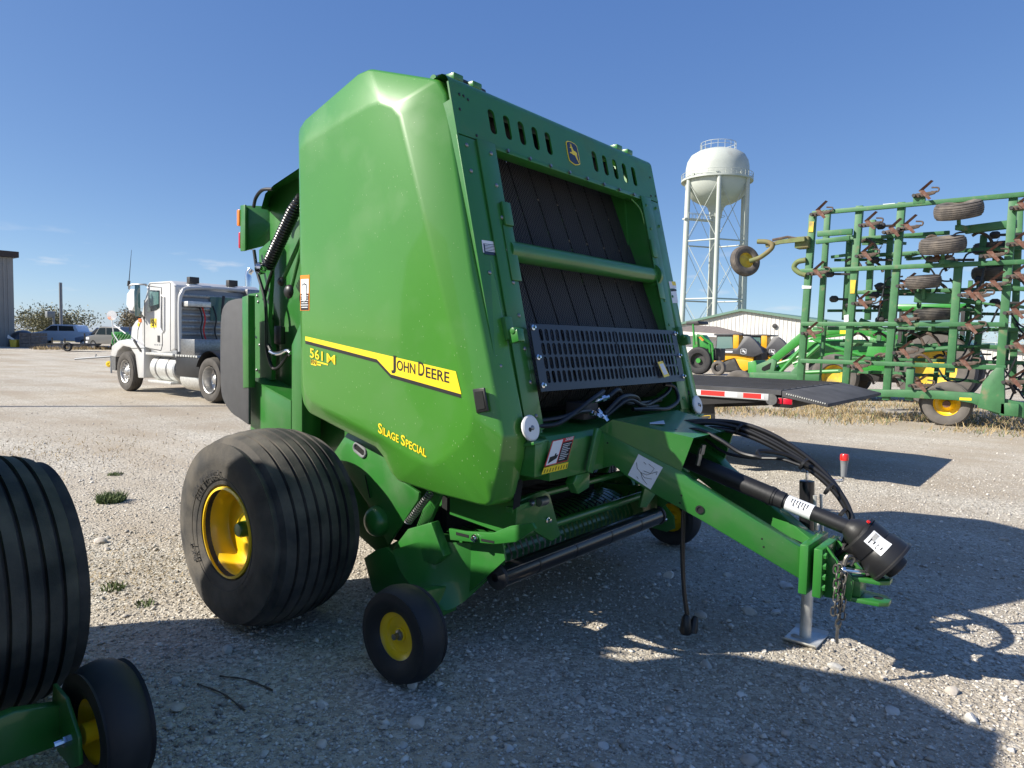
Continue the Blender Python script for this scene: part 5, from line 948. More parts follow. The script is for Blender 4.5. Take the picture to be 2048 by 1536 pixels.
# rear wall, window, rack
rw = 16.60
RW = part('rear_wall', B().bx(8.14, 10.26, rw - .02, rw + .02, 1.10, 2.56), 'pole_grey', tk_, .01)
for k in range(9): part('wall_rib', B().bx(8.16, 10.24, rw - .05, rw - .021, 1.18 + k * .15, 1.26 + k * .15), 'steel', RW, .008)
part('rear_window', B().bx(8.85, 9.5, rw - .07, rw - .051, 1.85, 2.42), 'glass_teal', RW)
b = B().tube(curve([(8.12, rw - .03, 1.1), (8.12, rw - .03, 2.2), (8.18, rw - .03, 2.48), (8.35, rw - .03, 2.6), (9.2, rw - .03, 2.64), (10.05, rw - .03, 2.6), (10.22, rw - .03, 2.48), (10.28, rw - .03, 2.2), (10.28, rw - .03, 1.1)], 4), .05, 8); part('cab_fairing', b, 'white_paint', RW)
part('shelf', B().bx(8.18, 8.75, rw - .30, rw - .055, 2.16, 2.28), 'galvanised', RW, .01); part('tool_box', B().bx(8.10, 8.95, rw - .75, rw - .08, 1.02, 1.40), 'steel', tk_, .02)
for x in (8.55, 8.62, 8.9): part('air_line', B().tube(curve([(x, rw - .1, 2.2), (x + .03, rw - .2, 1.9), (x - .02, rw - .22, 1.6), (x + .02, rw - .3, 1.3)], 6), .018, 6), 'hose' if x != 8.62 else 'red_tape', RW)
part('stand_pipe', B().tube(curve([(9.05, rw - .3, 1.2), (9.05, rw - .25, 1.9), (9.12, rw - .2, 2.45)], 4), .035, 8), 'dark_iron', tk_)
for x in (8.55, 9.55): part('work_lamp', B().bx(x - .12, x + .12, rw + .1, rw + .25, 2.73, 2.88), 'dark_iron', CB, .01); part('lamp_mount', B().bx(x - .16, x + .1, rw + .05, rw + .3, 2.60, 2.70), 'galvanised', CB, .01)
part('beacon_bar', B().bx(8.85, 9.40, rw + .3, rw + .55, 2.70, 2.76), 'galvanised', CB, .02); part('sun_visor', B().tube(curve([(8.12, 18.02, 2.52), (8.12, 18.1, 2.66), (8.4, 18.12, 2.74), (10.0, 18.12, 2.74)], 4), .045, 8), 'white_paint', CB)
st = [(10.612,17.792,2.803),(10.625,17.812,3.169),(10.682,17.757,3.306)]; part('exhaust_stack', B().tube(curve([(st[0][0], st[0][1], 1.0), st[0], st[1], st[2]], 5), .085, 16), 'chrome', tk_)
part('cab_box', B().bx(9.75, 10.6, rw - .2, rw + .4, 2.35, 2.66), 'steel', tk_, .02)
mr = [(7.72,18.215,2.592),(7.72,18.051,2.552),(7.72,18.036,2.165),(7.72,18.148,2.057),(7.72,18.314,2.058),(7.72,18.478,2.195),(7.72,18.441,2.464)]; MR = part('wing_mirror', B().plate(mr, (.16, 0, 0)), 'white_plastic', tk_, .03); part('mirror_glass', B().bx(7.735, 7.865, *(lambda y: (y - .16, y - .145))(min(p[1] for p in mr) + .14), *(lambda z: (z - .38, z + .38))(sum(p[2] for p in mr) / 7)), 'glass_teal', MR, .02)
b = B().tube(curve([[(7.8,18.488,2.593)][0], [(7.8,18.373,2.688)][0], [(8,18.068,2.705)][0], [(8.1,18.24,2.693)][0]], 4), .022, 8).tube(curve([[(7.8,18.503,2.1)][0], [(7.8,18.366,2.001)][0], [(8,18.306,1.972)][0], [(8.1,18.344,1.839)][0]], 4), .022, 8); part('mirror_arm', b, 'steel', MR)
cm = V([(8.05,20.154,1.956)][0]); CMo = part('convex_mirror', B().lathe([(.001, -.05), (.10, -.03), (.13, 0), (.13, .015), (.001, .02)], cm, (0, -1, 0), 20), 'chrome', tk_); part('mirror_stalk', B().tube([tuple(cm), [(8.1,20.171,1.467)][0], [(8.15,19.962,1.245)][0]], .014, 6).tube([[(8.1,20.132,1.706)][0], [(8.2,19.68,1.488)][0]], .014, 6), 'white_plastic', CMo)
part('antenna', B().tube([[(7.85,18.633,2.637)][0], [(7.85,18.437,3.551)][0]], [.012, .004], 5).tube([[(7.85,18.632,2.674)][0], [(7.85,18.6,2.797)][0]], .035, 8), 'dark_iron', MR)
# tank, steps, frame, wheels
part('fuel_tank', B().lathe([(.001, -.62), (.30, -.61), (.33, -.57), (.33, .57), (.30, .61), (.001, .62)], (8.40, 17.45, .66), (0, 1, 0), 30), 'galvanised', tk_); part('tank_strap', B().tube([(8.40, 17.15, .66), (8.40, 17.21, .66)], .338, 30), 'steel', tk_); part('tank_strap', B().tube([(8.40, 17.70, .66), (8.40, 17.76, .66)], .338, 30), 'steel', tk_)
part('battery_box', B().bx(8.10, 8.55, 15.65, 16.75, .52, .98), 'black_plastic', tk_, .02); part('air_tank', B().lathe([(.001, -.50), (.26, -.47), (.30, -.38), (.30, .38), (.26, .47), (.001, .5)], (8.42, 16.2, .48), (0, 1, 0), 26), 'galvanised', tk_)
part('step', B().bx(8.05, 8.5, 16.9, 18.1, .30, .36), 'galvanised', tk_, .01); part('step', B().bx(8.05, 8.6, 16.8, 18.2, .98, 1.04), 'galvanised', tk_, .01)
b = B()
for k in range(9): b.bx(8.08, 8.3, 15.7 + k * .12, 15.77 + k * .12, .985, 1.03)
o = part('deck_grating', b, 'galvanised', tk_); o['kind'] = 'stuff'
part('chassis_rail', B().bx(8.75, 8.85, 12.6, 19.6, .75, 1.0), 'frame_black', tk_); part('chassis_rail', B().bx(9.55, 9.65, 12.6, 19.6, .75, 1.0), 'frame_black', tk_); part('bumper', B().bx(8.15, 10.25, 20.02, 20.14, .45, .80), 'chrome', tk_, .03); part('skirt', B().plate([(8.06,20.249,0.879),(8.06,19.969,0.861),(8.06,19.981,0.503),(8.06,20.23,0.505)], (.5, 0, 0)), 'steel', tk_)
def truck_wheel(x, y, dual=False, sgn=-1):
    w_ = part('wheel', B().lathe([(.30, -.13), (.285, -.12), (.27, -.06 if not dual else .06), (.20, -.04 if not dual else .10), (.14, -.06 if not dual else .06), (.10, -.10 if not dual else .0), (.06, -.13 if not dual else -.03), (.001, -.13 if not dual else -.03)] if sgn < 0 else [(.30, .13), (.27, .06), (.14, .06), (.001, .1)], (x, y, .515), (1, 0, 0), 36), 'alloy_dusty', tk_, ang=40)
    part('tyre', B().lathe(tyre_profile(.515, .28 if not dual else .58, .30, 4 if not dual else 0, .012, .014), (x + (.15 if dual else 0) * -sgn, y, .515), (1, 0, 0), 56), 'tyre_dust', w_)
    if sgn < 0:
        b = B()
        for k in range(10): a = k * .6283; b.tube([(x - (.075 if not dual else -.05), y + .17 * math.cos(a), .515 + .17 * math.sin(a)), (x - (.115 if not dual else -.01), y + .17 * math.cos(a), .515 + .17 * math.sin(a))], .018, 6)
        o = part('wheel_nuts', b, 'chrome', w_); o['kind'] = 'stuff'
        b = B()
        for k in range(10): a = k * .6283 + .314; b.dome((x - (.052 if not dual else -.085), y + .235 * math.cos(a), .515 + .235 * math.sin(a)), (-1, 0, 0), .035, .003, 8)
        o = part('hand_holes', b, 'dark_void', w_); o['kind'] = 'stuff'
for y, d in ((19.28, False), (15.04, True), (13.75, True)): truck_wheel(8.14, y, d); truck_wheel(10.26, y, d, 1)
rows = [[(x, 15.04 + .62 * math.cos(a), .515 + .62 * math.sin(a)) for x in (8.02, 8.66)] for a in [R(25 + k * 13) for k in range(13)]]; part('rear_fender', B().sheet(rows).sheet([[(p[0], 15.04 + (p[1] - 15.04) * 1.03, .515 + (p[2] - .515) * 1.03) for p in r_] for r_ in rows]), 'black_plastic', tk_, ang=60)
part('fifth_wheel', B().lathe([(.001, 0), (.45, 0), (.45, .06), (.001, .06)], (9.2, 14.4, 1.05), (0, 0, 1), 24), 'frame_black', tk_)

# ================================================================== parked cars, crate and odds and ends at the yard edge
RC = V((math.sin(YAW), -math.cos(YAW), 0)); FC = V((math.cos(YAW), math.sin(YAW), 0))
def side_car(name, label, cat, loc, prof, wins, wheels, m, wid, rz=0, lamps=()):
    t = thing(name, label, cat, loc, 'cars parked at the yard edge'); ca = math.cos(rz); sa = math.sin(rz)
    fr = Fr(loc, RC * ca + FC * sa, (0, 0, 1), RC * sa - FC * ca); b = B(); fr.poly(b, prof, -wid, 0); BD = part('body', b, m, t, .07, seg=2)
    for w in wins: b = B(); fr.poly(b, w, .002, .010); part('window', b, 'glass_dark', BD)
    for k, (u, r_) in enumerate(wheels):
        for w0 in (-.02, -wid + .2): c = fr.p(u, r_, w0); wh = part('wheel', B().lathe([(r_ * .62, .03), (r_ * .58, 0), (r_ * .3, .02), (.001, .02)], c, fr.z, 20), 'alloy', t); part('tyre', B().lathe([(r_ * .6, -.2), (r_ * .95, -.2), (r_, -.15), (r_, 0), (r_ * .93, .04), (r_ * .62, .04)], c, fr.z, 28), 'rubber_small', wh)
    for u, v, du, dv, mm_ in lamps: b = B(); fr.box(b, u, u + du, v, v + dv, .0, .02); part('lamp', b, mm_, BD)
    return t, fr
pl = [(24.506,78.104,-0.004)][0]
side_car('pickup_truck', 'white crew cab pickup parked side-on behind the wooden crate', 'pickup', (pl[0] - .3, pl[1] + .4, 0), [(-.9, .45), (-.95, .95), (.1, 1.2), (.95, 1.32), (1.75, 1.93), (2.1, 2.0), (3.9, 2.0), (4.2, 1.88), (4.4, 1.38), (6.3, 1.34), (6.35, .6), (6.1, .42)], [[(1.15, 1.38), (1.85, 1.86), (2.45, 1.88), (2.45, 1.40)], [(2.55, 1.40), (2.55, 1.88), (3.9, 1.86), (4.05, 1.42)]], [(.25, .42), (5.2, .42)], 'car_white', 1.95)
sv = [(22.972,62.418,-0.029)][0]
side_car('suv', 'silver and grey sport utility vehicle with its nose showing beside the white road tractor', 'car', (sv[0], sv[1], 0), [(0, .45), (-.05, .9), (.1, 1.05), (1.1, 1.18), (1.75, 1.78), (2.1, 1.86), (4.4, 1.84), (4.7, 1.2), (4.7, .5)], [[(1.35, 1.2), (1.85, 1.72), (2.6, 1.74), (2.6, 1.2)], [(2.7, 1.2), (2.7, 1.74), (4.3, 1.72), (4.4, 1.2)]], [(.95, .39), (3.8, .39)], 'car_silver', 1.9, R(-28), ((.05, .78, .4, .2, 'white_label'), (-.03, .5, .3, .15, 'white_plastic')))
s2_ = [(24.787,69.763,0.048)][0]
side_car('sedan', 'dark blue-grey car half hidden between the white pickup and the silver suv', 'car', (s2_[0], s2_[1], 0), [(0, .4), (-.05, .85), (.6, 1.0), (1.2, 1.08), (1.9, 1.75), (3.6, 1.8), (4.4, 1.1), (4.5, .5)], [[(1.4, 1.12), (1.95, 1.66), (2.7, 1.68), (2.7, 1.12)]], [(.8, .36), (3.7, .36)], 'car_blue', 1.85)
ct = [(20.002,67.726,0.116)][0]; cr_ = thing('wooden_crate', 'weathered wooden crate with stacked boards before the white pickup', 'crate', (ct[0], ct[1], 0)); fr = Fr((ct[0], ct[1], 0), RC, (0, 0, 1), -FC)
for k in range(4): b = B(); fr.box(b, 0, 1.65, .03 + k * .30, .30 + k * .30, -.9 - .01 * k, 0); part('board', b, 'timber', cr_, .01)
for u in (.0, .8, 1.6): b = B(); fr.box(b, u, u + .09, 0, 1.2, .001, .05); part('batten', b, 'timber', cr_)
tp = tag(part('tarp_heap', B().lathe([(1.15, 0), (1.05, .6), (.8, 1.1), (.4, 1.35), (.001, 1.42)], (ct[0] + 1.0, ct[1] + 2.6, 0), (0, 0, 1), 12), 'car_dark', org=(ct[0] + 1, ct[1] + 2.6, 0), ang=60), 'dark grey covered heap behind the wooden crate', 'tarp')
yb_ = [(19.484,68.352,-0.064)][0]; yc = thing('yellow_bin', 'pale yellow bin with a leaning lid at the grey building corner', 'bin', (yb_[0], yb_[1], 0)); fr = Fr((yb_[0], yb_[1], 0), RC, (0, 0, 1), -FC)
b = B(); fr.poly(b, [(0.02, 0), (.48, 0), (.55, .62), (-.05, .62)], -.5, 0); part('bin_body', b, 'yellow_old', yc, .02); b = B(); fr.poly(b, [(-.5, .75), (-.45, 1.0), (.1, .64), (.05, .55)], -.45, -.40); part('bin_lid', b, 'white_plastic', yc)
tb0 = [(18.569,56.74,0.361),(19.348,55.789,0.527),(19.576,55.527,0.745)]
ut = thing('utility_trailer', 'small dark utility trailer with a fender parked in the shade beside the pickup', 'trailer', (tb0[0][0], tb0[0][1], 0)); fr = Fr((tb0[0][0], tb0[0][1], 0), RC, (0, 0, 1), -FC)
b = B(); fr.box(b, -.3, 2.6, .42, .55, -1.5, 0); part('bed', b, 'frame_black', ut); b = B(); fr.box(b, .1, .18, .55, .95, -.05, 0); fr.box(b, 1.0, 1.08, .55, .9, -.05, 0); fr.box(b, 2.4, 2.48, .55, 1.3, -.05, 0); part('stake', b, 'frame_black', ut)
part('tyre', B().lathe(tyre_profile(.33, .2, .18), tuple(fr.p(1.3, .33, .1)), tuple(fr.z), 24), 'rubber_small', ut); b = B(); fr.box(b, -1.5, -.3, .40, .46, -.8, -.72); part('drawbar', b, 'frame_black', ut)
gi = [(12.668,32.155,0.937),(12.924,31.924,1.788),(13.144,31.672,2.006),(12.827,32.033,1.68),(12.999,31.744,0.948),(12.677,32.133,0.832)]
im = thing('green_implement', 'green folded implement glimpsed behind the road tractor hood', 'implement', (gi[0][0], gi[0][1], 0)); fr = Fr((gi[0][0], gi[0][1], 0), RC, (0, 0, 1), -FC)
for u in (.15, .42, .66, .9): b = B(); fr.box(b, u, u + .07, .2, 1.35 + .1 * math.sin(u * 9), -.5, -.43); part('upright', b, 'green_machine', im)
for v in (.45, .85, 1.25): b = B(); fr.box(b, .1, 1.1, v, v + .08, -.42, -.34); part('cross_tube', b, 'green_machine', im)
for k in range(7): u = .15 + k * .12; part('hose', B().tube(curve([fr.p(u, .4, -.2), fr.p(u + .08, .8, -.1), fr.p(u - .03, 1.1, -.15), fr.p(u + .1, 1.4, -.2)], 4), .03, 6), 'green_machine', im)
part('seed_hopper', (lambda b: fr.box(b, .05, .55, 1.28, 1.5, -.7, -.2))(B()), 'green_machine', im, .04); part('gauge_wheel', B().lathe([(.001, 0), (.06, .02), (.13, 0), (.13, -.06)], fr.p(.10, .14, .1), fr.z, 18), 'yellow_rim', im)
bb = [(10.213,28.765,0.485),(11.044,27.744,0.604)]; tag(part('tow_bar', B().tube([(bb[0][0], bb[0][1], bb[0][2]), (bb[1][0], bb[1][1], bb[1][2])], .035, 8).tube([(bb[0][0] + .5, bb[0][1] - .5, bb[0][2] + .05), (bb[0][0] + .52, bb[0][1] - .52, bb[0][2] + .2)], .02, 6).tube([(bb[1][0], bb[1][1], 0), (bb[1][0], bb[1][1], bb[1][2])], .03, 6), 'pole_grey', org=(bb[0][0], bb[0][1], 0)), 'thin grey tow bar sticking out ahead of the road tractor', 'tow bar')

# ================================================================== folded field cultivator
CX = 16.5
cu_ = thing('field_cultivator', 'folded green field cultivator standing upright with rusty sweeps and tyres', 'cultivator', (CX, 3, 0))
GO = 'green_old'
def ctube(name, a, c, w=.11, h=.11, m=GO, bev=.008): return part(name, B().beam(a, c, w, h, (1, 0, 0)), m, cu_, bev)
def col_(px0, px1, x=CX, w=.12): a, c = px0, px1; return ctube('upright', (x, a[1], a[2]), (x, c[1], c[2]), w, w)
for a, c in ([(16.5,4.841,4.43),(16.5,4.948,0.435)], [(16.5,3.889,4.532),(16.5,3.994,0.694)], [(16.5,3.094,4.524),(16.5,3.189,0.447)], [(16.5,2.034,3.2),(16.5,2.06,1.077)], [(16.5,1.212,4.425),(16.5,1.248,0.584)], [(16.5,2.76,1.147),(16.5,2.763,0.477)]): col_(a, c, CX, .14)
for a, c in ([(17.2,4.723,4.634),(17.2,4.77,1.913)], [(17.2,3.776,4.327),(17.2,3.78,2.143)], [(17.2,2.638,3.399),(17.2,2.699,3.141)], [(17.2,1.713,3.849),(17.2,1.732,2.143)], [(17.2,1.156,4.486),(17.2,1.085,0.956)], [(17.2,4.23,4.035),(17.2,4.244,2.143)], [(17.2,3.409,4.082),(17.2,3.43,2.143)], [(17.2,1.684,2.042),(17.2,1.727,1.228)]): col_(a, c, 17.2, .12)
for z, y0, y1 in ((4.45, 4.83, .4), (3.2, 5.02, .9), (2.03, 4.95, 1.2), (1.21, 4.93, 1.15)): ctube('cross_tube', (CX - .09, y0, z), (CX - .09, y1, z), .09, .085)
for z, y0, y1 in ((3.93, 4.75, 2.3), (3.55, 3.9, 1.0), (2.75, 4.0, .6), (1.95, 4.9, .8), (1.6, 4.5, .8), (1.3, 4.4, .8)): ctube('cross_tube', (17.12, y0, z), (17.12, y1, z), .08, .08)
# the long transport beam and its wheel
mb = [(16.45,3.737,0.593),(16.45,2.651,0.59),(16.45,1.281,0.372),(16.45,0.824,0.314)]
part('transport_beam', B().plate([(16.38,3.871,0.631),(16.38,2.468,0.707),(16.38,1.649,0.699),(16.38,0.833,0.563),(16.38,0.818,0.282),(16.38,1.272,0.319),(16.38,1.487,0.428),(16.38,1.638,0.495),(16.38,1.932,0.537),(16.38,3.039,0.526),(16.38,3.864,0.481)], (.22, 0, 0)), GO, cu_, .01)
part('beam_reflector', B().plate([(16.376,1.867,0.596),(16.376,1.668,0.6),(16.376,1.665,0.551),(16.376,1.864,0.547)], (.002, 0, 0)), 'yellow_decal', cu_); part('beam_reflector', B().plate([(16.376,3.708,0.545),(16.376,3.513,0.552),(16.376,3.512,0.526),(16.376,3.707,0.518)], (.002, 0, 0)), 'yellow_decal', cu_)
cw_ = [(16.3,2.063,0.319)][0]
WH = part('transport_wheel', B().lathe([(.245, -.10), (.255, -.09), (.24, -.06), (.22, .0), (.14, .03), (.10, -.02), (.06, -.06), (.001, -.06)], (16.66, cw_[1] + .04, .44), (1, 0, 0), 32), 'yellow_rim', cu_); part('tyre', B().lathe(tyre_profile(.45, .30, .25, 3), (16.66, cw_[1] + .04, .44), (1, 0, 0), 48), 'rubber_dusty', WH); part('hub', B().tube([(16.52, cw_[1] + .04, .44), (16.64, cw_[1] + .04, .44)], .07, 14), 'rust', WH)
part('tyre', B().lathe(tyre_profile(.41, .30, .25, 3), (17.4, cw_[1] + .25, .41), (1, 0, 0), 40), 'rubber_dusty', cu_)
part('pivot_plate', B().plate([(16.3,1.498,0.915),(16.3,1.298,1.212),(16.3,1.173,1.217),(16.3,1.109,0.32),(16.3,1.553,0.428)], (.2, 0, 0)), GO, cu_, .01); part('hinge_block', B().bx(16.3, 16.7, .9, 1.2, .3, .55), GO, cu_, .02)
part('beacon', B().lathe([(.001, .14), (.05, .12), (.06, 0), (.001, 0)], [(18,3.678,2.489)][0], (0, 0, 1), 12), 'orange_lens', cu_)
# tyres carried flat against the folded wings
for px, r_, w_, x, tilt, m_ in (([(16.2,2.053,4.227)][0], .42, .30, 16.2, .30, 'rubber_worn'), ([(16.2,2.286,3.573)][0], .41, .30, 16.2, .24, 'rubber_worn'), ([(16.2,2.612,2.884)][0], .33, .26, 16.4, .12, 'rubber_worn'), ([(16.2,2.431,2.238)][0], .36, .24, 16.6, .05, 'rubber'), ([(16.2,1.525,3.101)][0], .38, .26, 17.3, .2, 'rubber_worn'), ([(16.2,1.552,3.619)][0], .38, .24, 17.5, .1, 'rubber')):
    c = (x, px[1], px[2]); ax = V((-tilt, .04, 1)); tw_ = part('wing_tyre', B().lathe(tyre_profile(r_, w_, r_ * .55, 5, .012, .014, .03, .09), c, ax, 52), m_, cu_, ang=30); part('wing_rim', B().lathe([(r_ * .55, -w_ * .3), (r_ * .5, -w_ * .1), (r_ * .25, 0), (.001, 0)], c, ax, 24), 'yellow_old', tw_); part('wing_hub', B().tube([V(c) - ax * .35, V(c)], .035, 8), GO, tw_)
# gauge wheel on its curved outrigger
gc = V([(16.2,6.213,3.464)][0]); gax = V((-.55, -.75, .2)).normalized()
GT = part('outrigger_tyre', B().lathe(tyre_profile(.36, .20, .19, 4, .012, .012), gc, gax, 48), 'rubber_worn', cu_, ang=30); part('outrigger_rim', B().lathe([(.19, .06), (.17, .02), (.1, .03), (.001, .03)], gc, gax, 24), 'yellow_old', GT)
part('outrigger_arm', B().tube(curve([(16.2,6.096,3.458),(16.2,5.869,3.526),(16.2,5.649,3.681),(16.2,5.598,3.789),(16.2,5.713,3.864),(16.2,5.941,3.891)], 5), .055, 8), 'green_olive', cu_, ang=60); part('outrigger_beam', B().tube([(16.25,5.761,3.783),(16.25,5.451,3.852),(16.25,4.912,3.88)], [.05, .06, .07], 4), 'green_olive', cu_, ang=20); part('outrigger_link', B().tube([(16.25,5.62,3.908),(16.25,5.291,3.951),(16.25,4.932,3.86)], .03, 6), 'rust_brown', cu_)
part('outrigger_bracket', B().bx(16.3, 16.62, 4.85, 5.15, 3.70, 3.95), 'green_olive', cu_, .02); part('swing_arm', B().tube(curve([(16.4,4.915,3.439),(16.4,5.096,3.404),(16.4,5.167,3.286),(16.4,5.053,3.17),(16.4,4.9,3.109)], 5), .06, 8), 'green_olive', cu_, ang=60)
part('diagonal_arm', B().beam([(16.38,4.692,3.989)][0], [(16.38,3.982,3.988)][0], .12, .09, (1, 0, 0)), GO, cu_, .01); part('diagonal_arm', B().beam([(16.37,4.713,3.816)][0], [(16.37,4.023,3.853)][0], .1, .08, (1, 0, 0)), GO, cu_, .01); part('lift_frame', B().beam([(16.6,1.973,3.891)][0], [(16.6,1.138,3.947)][0], .15, .16, (1, 0, 0)), GO, cu_, .01); part('lift_frame', B().beam([(16.6,2.777,2.583)][0], [(16.6,2.029,2.539)][0], .2, .2, (1, 0, 0)), GO, cu_, .01)
for px, m_ in (([(16.42,4.885,4.281),(16.42,4.79,4.272),(16.42,4.8,4.045),(16.42,4.896,4.053)], 'yellow_old'), ([(16.42,3.983,2.969),(16.42,3.874,2.965),(16.42,3.89,2.68),(16.42,3.979,2.682)], 'yellow_old'), ([(16.38,3.422,4.507),(16.38,3.199,4.505),(16.38,3.197,4.454),(16.38,3.419,4.456)], 'white_label'), ([(16.38,2.934,3.212),(16.38,2.701,3.211),(16.38,2.698,3.151),(16.38,2.931,3.151)], 'yellow_old'), ([(16.42,4.981,2.882),(16.42,4.778,2.865),(16.42,4.786,2.81),(16.42,4.978,2.815)], 'white_label'), ([(16.42,4.077,2.213),(16.42,3.987,2.234),(16.42,3.98,2.085),(16.42,4.069,2.063)], 'white_label')): part('reflector_decal', B().plate(px, (-.004, 0, 0)), m_, cu_)
part('sweep_mount', B().plate([(16.36,2.877,4.648),(16.36,2.665,4.645),(16.36,2.655,4.447),(16.36,2.867,4.448)], (.1, 0, 0)), GO, cu_, .006); part('sweep_mount', B().plate([(16.36,1.172,4.278),(16.36,1.036,4.291),(16.36,1.028,4.153),(16.36,1.165,4.148)], (.1, 0, 0)), GO, cu_, .006)
for px in ([(16.2,2.053,4.227)][0], [(16.2,2.286,3.573)][0]): part('wheel_arm', B().beam((16.2, px[1], px[2] - .33), (16.9, px[1] - .25, px[2] - .33), .1, .1), GO, cu_, .01)
# sweeps on their spring shanks: the blade is a chevron
def sweep(p, s=1.0, fl=1):
    p = V(p); b = B()
    SHK = part('shank', B().plate([p + V((-.02, d[0] * s, d[1] * s)) for d in ((.16, .02), (.10, -.045), (-.10, -.03), (-.22, .0), (-.26, .06), (-.12, .05), (.0, .045), (.10, .04))], (.06, 0, 0)), 'rust_brown', cu_, .008)
    part('clamp_bolt', B().tube([p + V((-.06, .14 * s, .0)), p + V((.05, .14 * s, .0))], .035 * s, 8).tube([p + V((-.05, .05 * s, .0)), p + V((.05, .05 * s, .0))], .018 * s, 6), 'dark_iron', SHK)
    part('shank_curl', B().tube(curve([p + V((0, -.16 * s, .05 * s)), p + V((0, -.27 * s, .04 * s)), p + V((0, -.28 * s, .11 * s)), p + V((0, -.16 * s, .13 * s))], 4), .016 * s, 6), 'rust_brown', SHK)
    tip = p + V((-.05, .06 * s, .08 * s * fl)); part('sweep_blade', B().add([tip, p + V((-.10, -.16 * s, .26 * s * fl)), p + V((-.08, -.20 * s, .24 * s * fl)), p + V((-.02, -.03 * s, .10 * s * fl)), p + V((-.06, -.17 * s, -.09 * s * fl)), p + V((-.09, -.13 * s, -.12 * s * fl))], [(0, 1, 2, 3), (0, 3, 4, 5)]).add([tip + V((.02, 0, 0)), p + V((-.08, -.16 * s, .26 * s * fl)), p + V((-.06, -.20 * s, .24 * s * fl)), p + V((0, -.03 * s, .10 * s * fl)), p + V((-.04, -.17 * s, -.09 * s * fl)), p + V((-.07, -.13 * s, -.12 * s * fl))], [(3, 2, 1, 0), (5, 4, 3, 0)]), 'rust', SHK)
for p in [(16.33,4.677,4.411),(16.33,3.685,4.093),(16.33,3.721,3.453),(16.33,4.68,3.127),(16.33,3.741,2.461),(16.33,3.225,3.913),(16.33,2.711,4.605),(16.33,2.954,3.963),(16.33,2.914,2.803),(16.33,1.826,2.597),(16.33,1.509,3.329),(16.33,1.082,4.2),(16.33,1.099,3.529),(16.33,1.066,2.925),(16.33,1.44,2.778),(16.33,2.402,3.33),(16.33,4.746,1.817),(16.33,2.907,2.114),(16.33,1.792,1.959),(16.33,1.693,2.566),(16.33,1.075,2.245),(16.33,3.765,1.129),(16.33,2.909,1.441),(16.33,1.846,1.257),(16.33,2.588,0.783),(16.33,1.028,0.94),(16.33,1.01,1.609)]: sweep(p, 1.0, 1)
for k, p in enumerate([(17,4.448,2.606),(17,3.568,4.153),(17,3.65,3.432),(17,3.523,2.847),(17,4.559,3.167),(17,4.088,2.07),(17,3.488,2.136),(17,1.439,2.482),(17,1.712,2.934),(17,1.51,3.809),(17,2.25,3.359),(17,3.613,2.677),(17,4.107,2.467),(17,3.235,1.923)]): 
    p = V(p); part('spring_clamp', B().tube([p, p + V((0, -.42, -.02))], .026, 6).lathe([(.05, -.08), (.075, -.04), (.075, .05), (.04, .09)], p, (0, 1, 0), 8), 'dark_iron', cu_)
for k in range(9):
    r_ = np.random.default_rng(60 + k); y0 = r_.uniform(1.0, 4.2); z0 = r_.uniform(.8, 3.6); part('hydraulic_hose', B().tube(curve([(16.75, y0, z0), (16.7, y0 - .2, z0 - .25), (16.75, y0 - .5, z0 - .2), (16.8, y0 - .6, z0 + .25), (16.8, y0 - .9, z0 + .3)], 5), .018, 6), 'hose', cu_)
for a, c in ([(16.8,3.841,2.129),(16.8,3.34,1.917)], [(16.8,2.009,2.53),(16.8,1.419,2.422)], [(16.8,2.573,1.512),(16.8,1.459,1.639)], [(16.8,4.563,2.129),(16.8,4.607,0.782)]): part('lift_cylinder', B().tube([a, lerp(a, c, .6)], .05, 10).tube([lerp(a, c, .6), c], .025, 8), GO, cu_)

rr = np.random.default_rng(91)
for k in range(40): y0 = rr.uniform(.9, 4.6); z0 = rr.choice([.95, 1.6, 2.35, 2.75, 3.55, 3.9]) + rr.normal(0, .04); L_ = rr.uniform(.3, 1.1); part('frame_strap', B().beam((rr.uniform(16.75, 17.9), y0, z0), (rr.uniform(16.75, 17.9), max(.7, y0 - L_), z0 + rr.normal(0, .05)), .06, .06, (1, 0, 0)), GO, cu_)
for k in range(14): y0 = rr.uniform(.8, 3.9); z0 = rr.uniform(.6, 2.0); part('frame_strap', B().beam((17.6, y0, z0), (17.7, y0 - .02, z0 + rr.uniform(.4, 1.2)), .08, .08, (1, 0, 0)), GO, cu_)
for k in range(46):
    p = V((rr.uniform(16.7, 18.0), rr.uniform(.8, 4.4), rr.choice([.9, 1.35, 1.8, 2.4, 2.9, 3.4, 3.8]))); part('rear_shank', B().tube(curve([p, p + V((0, -.12, .06)), p + V((0, -.28, -.04)), p + V((0, -.36, -.2))], 3), .03, 6), 'rust_brown', cu_)
    part('rear_sweep', B().add([p + V((0, -.36, -.2)), p + V((-.12, -.48, -.06)), p + V((0, -.42, -.14)), p + V((.12, -.48, -.06))], [(0, 1, 2), (0, 2, 3)]), 'rust', cu_)
for k in range(12): y0 = rr.uniform(.9, 2.6); z0 = rr.uniform(.5, 2.2); part('hydraulic_hose', B().tube(curve([(16.9, y0, z0), (16.85, y0 - .15, z0 - .2), (16.9, y0 - .35, z0 - .1), (16.95, y0 - .5, z0 + .3)], 4), .018, 6), 'hose', cu_)

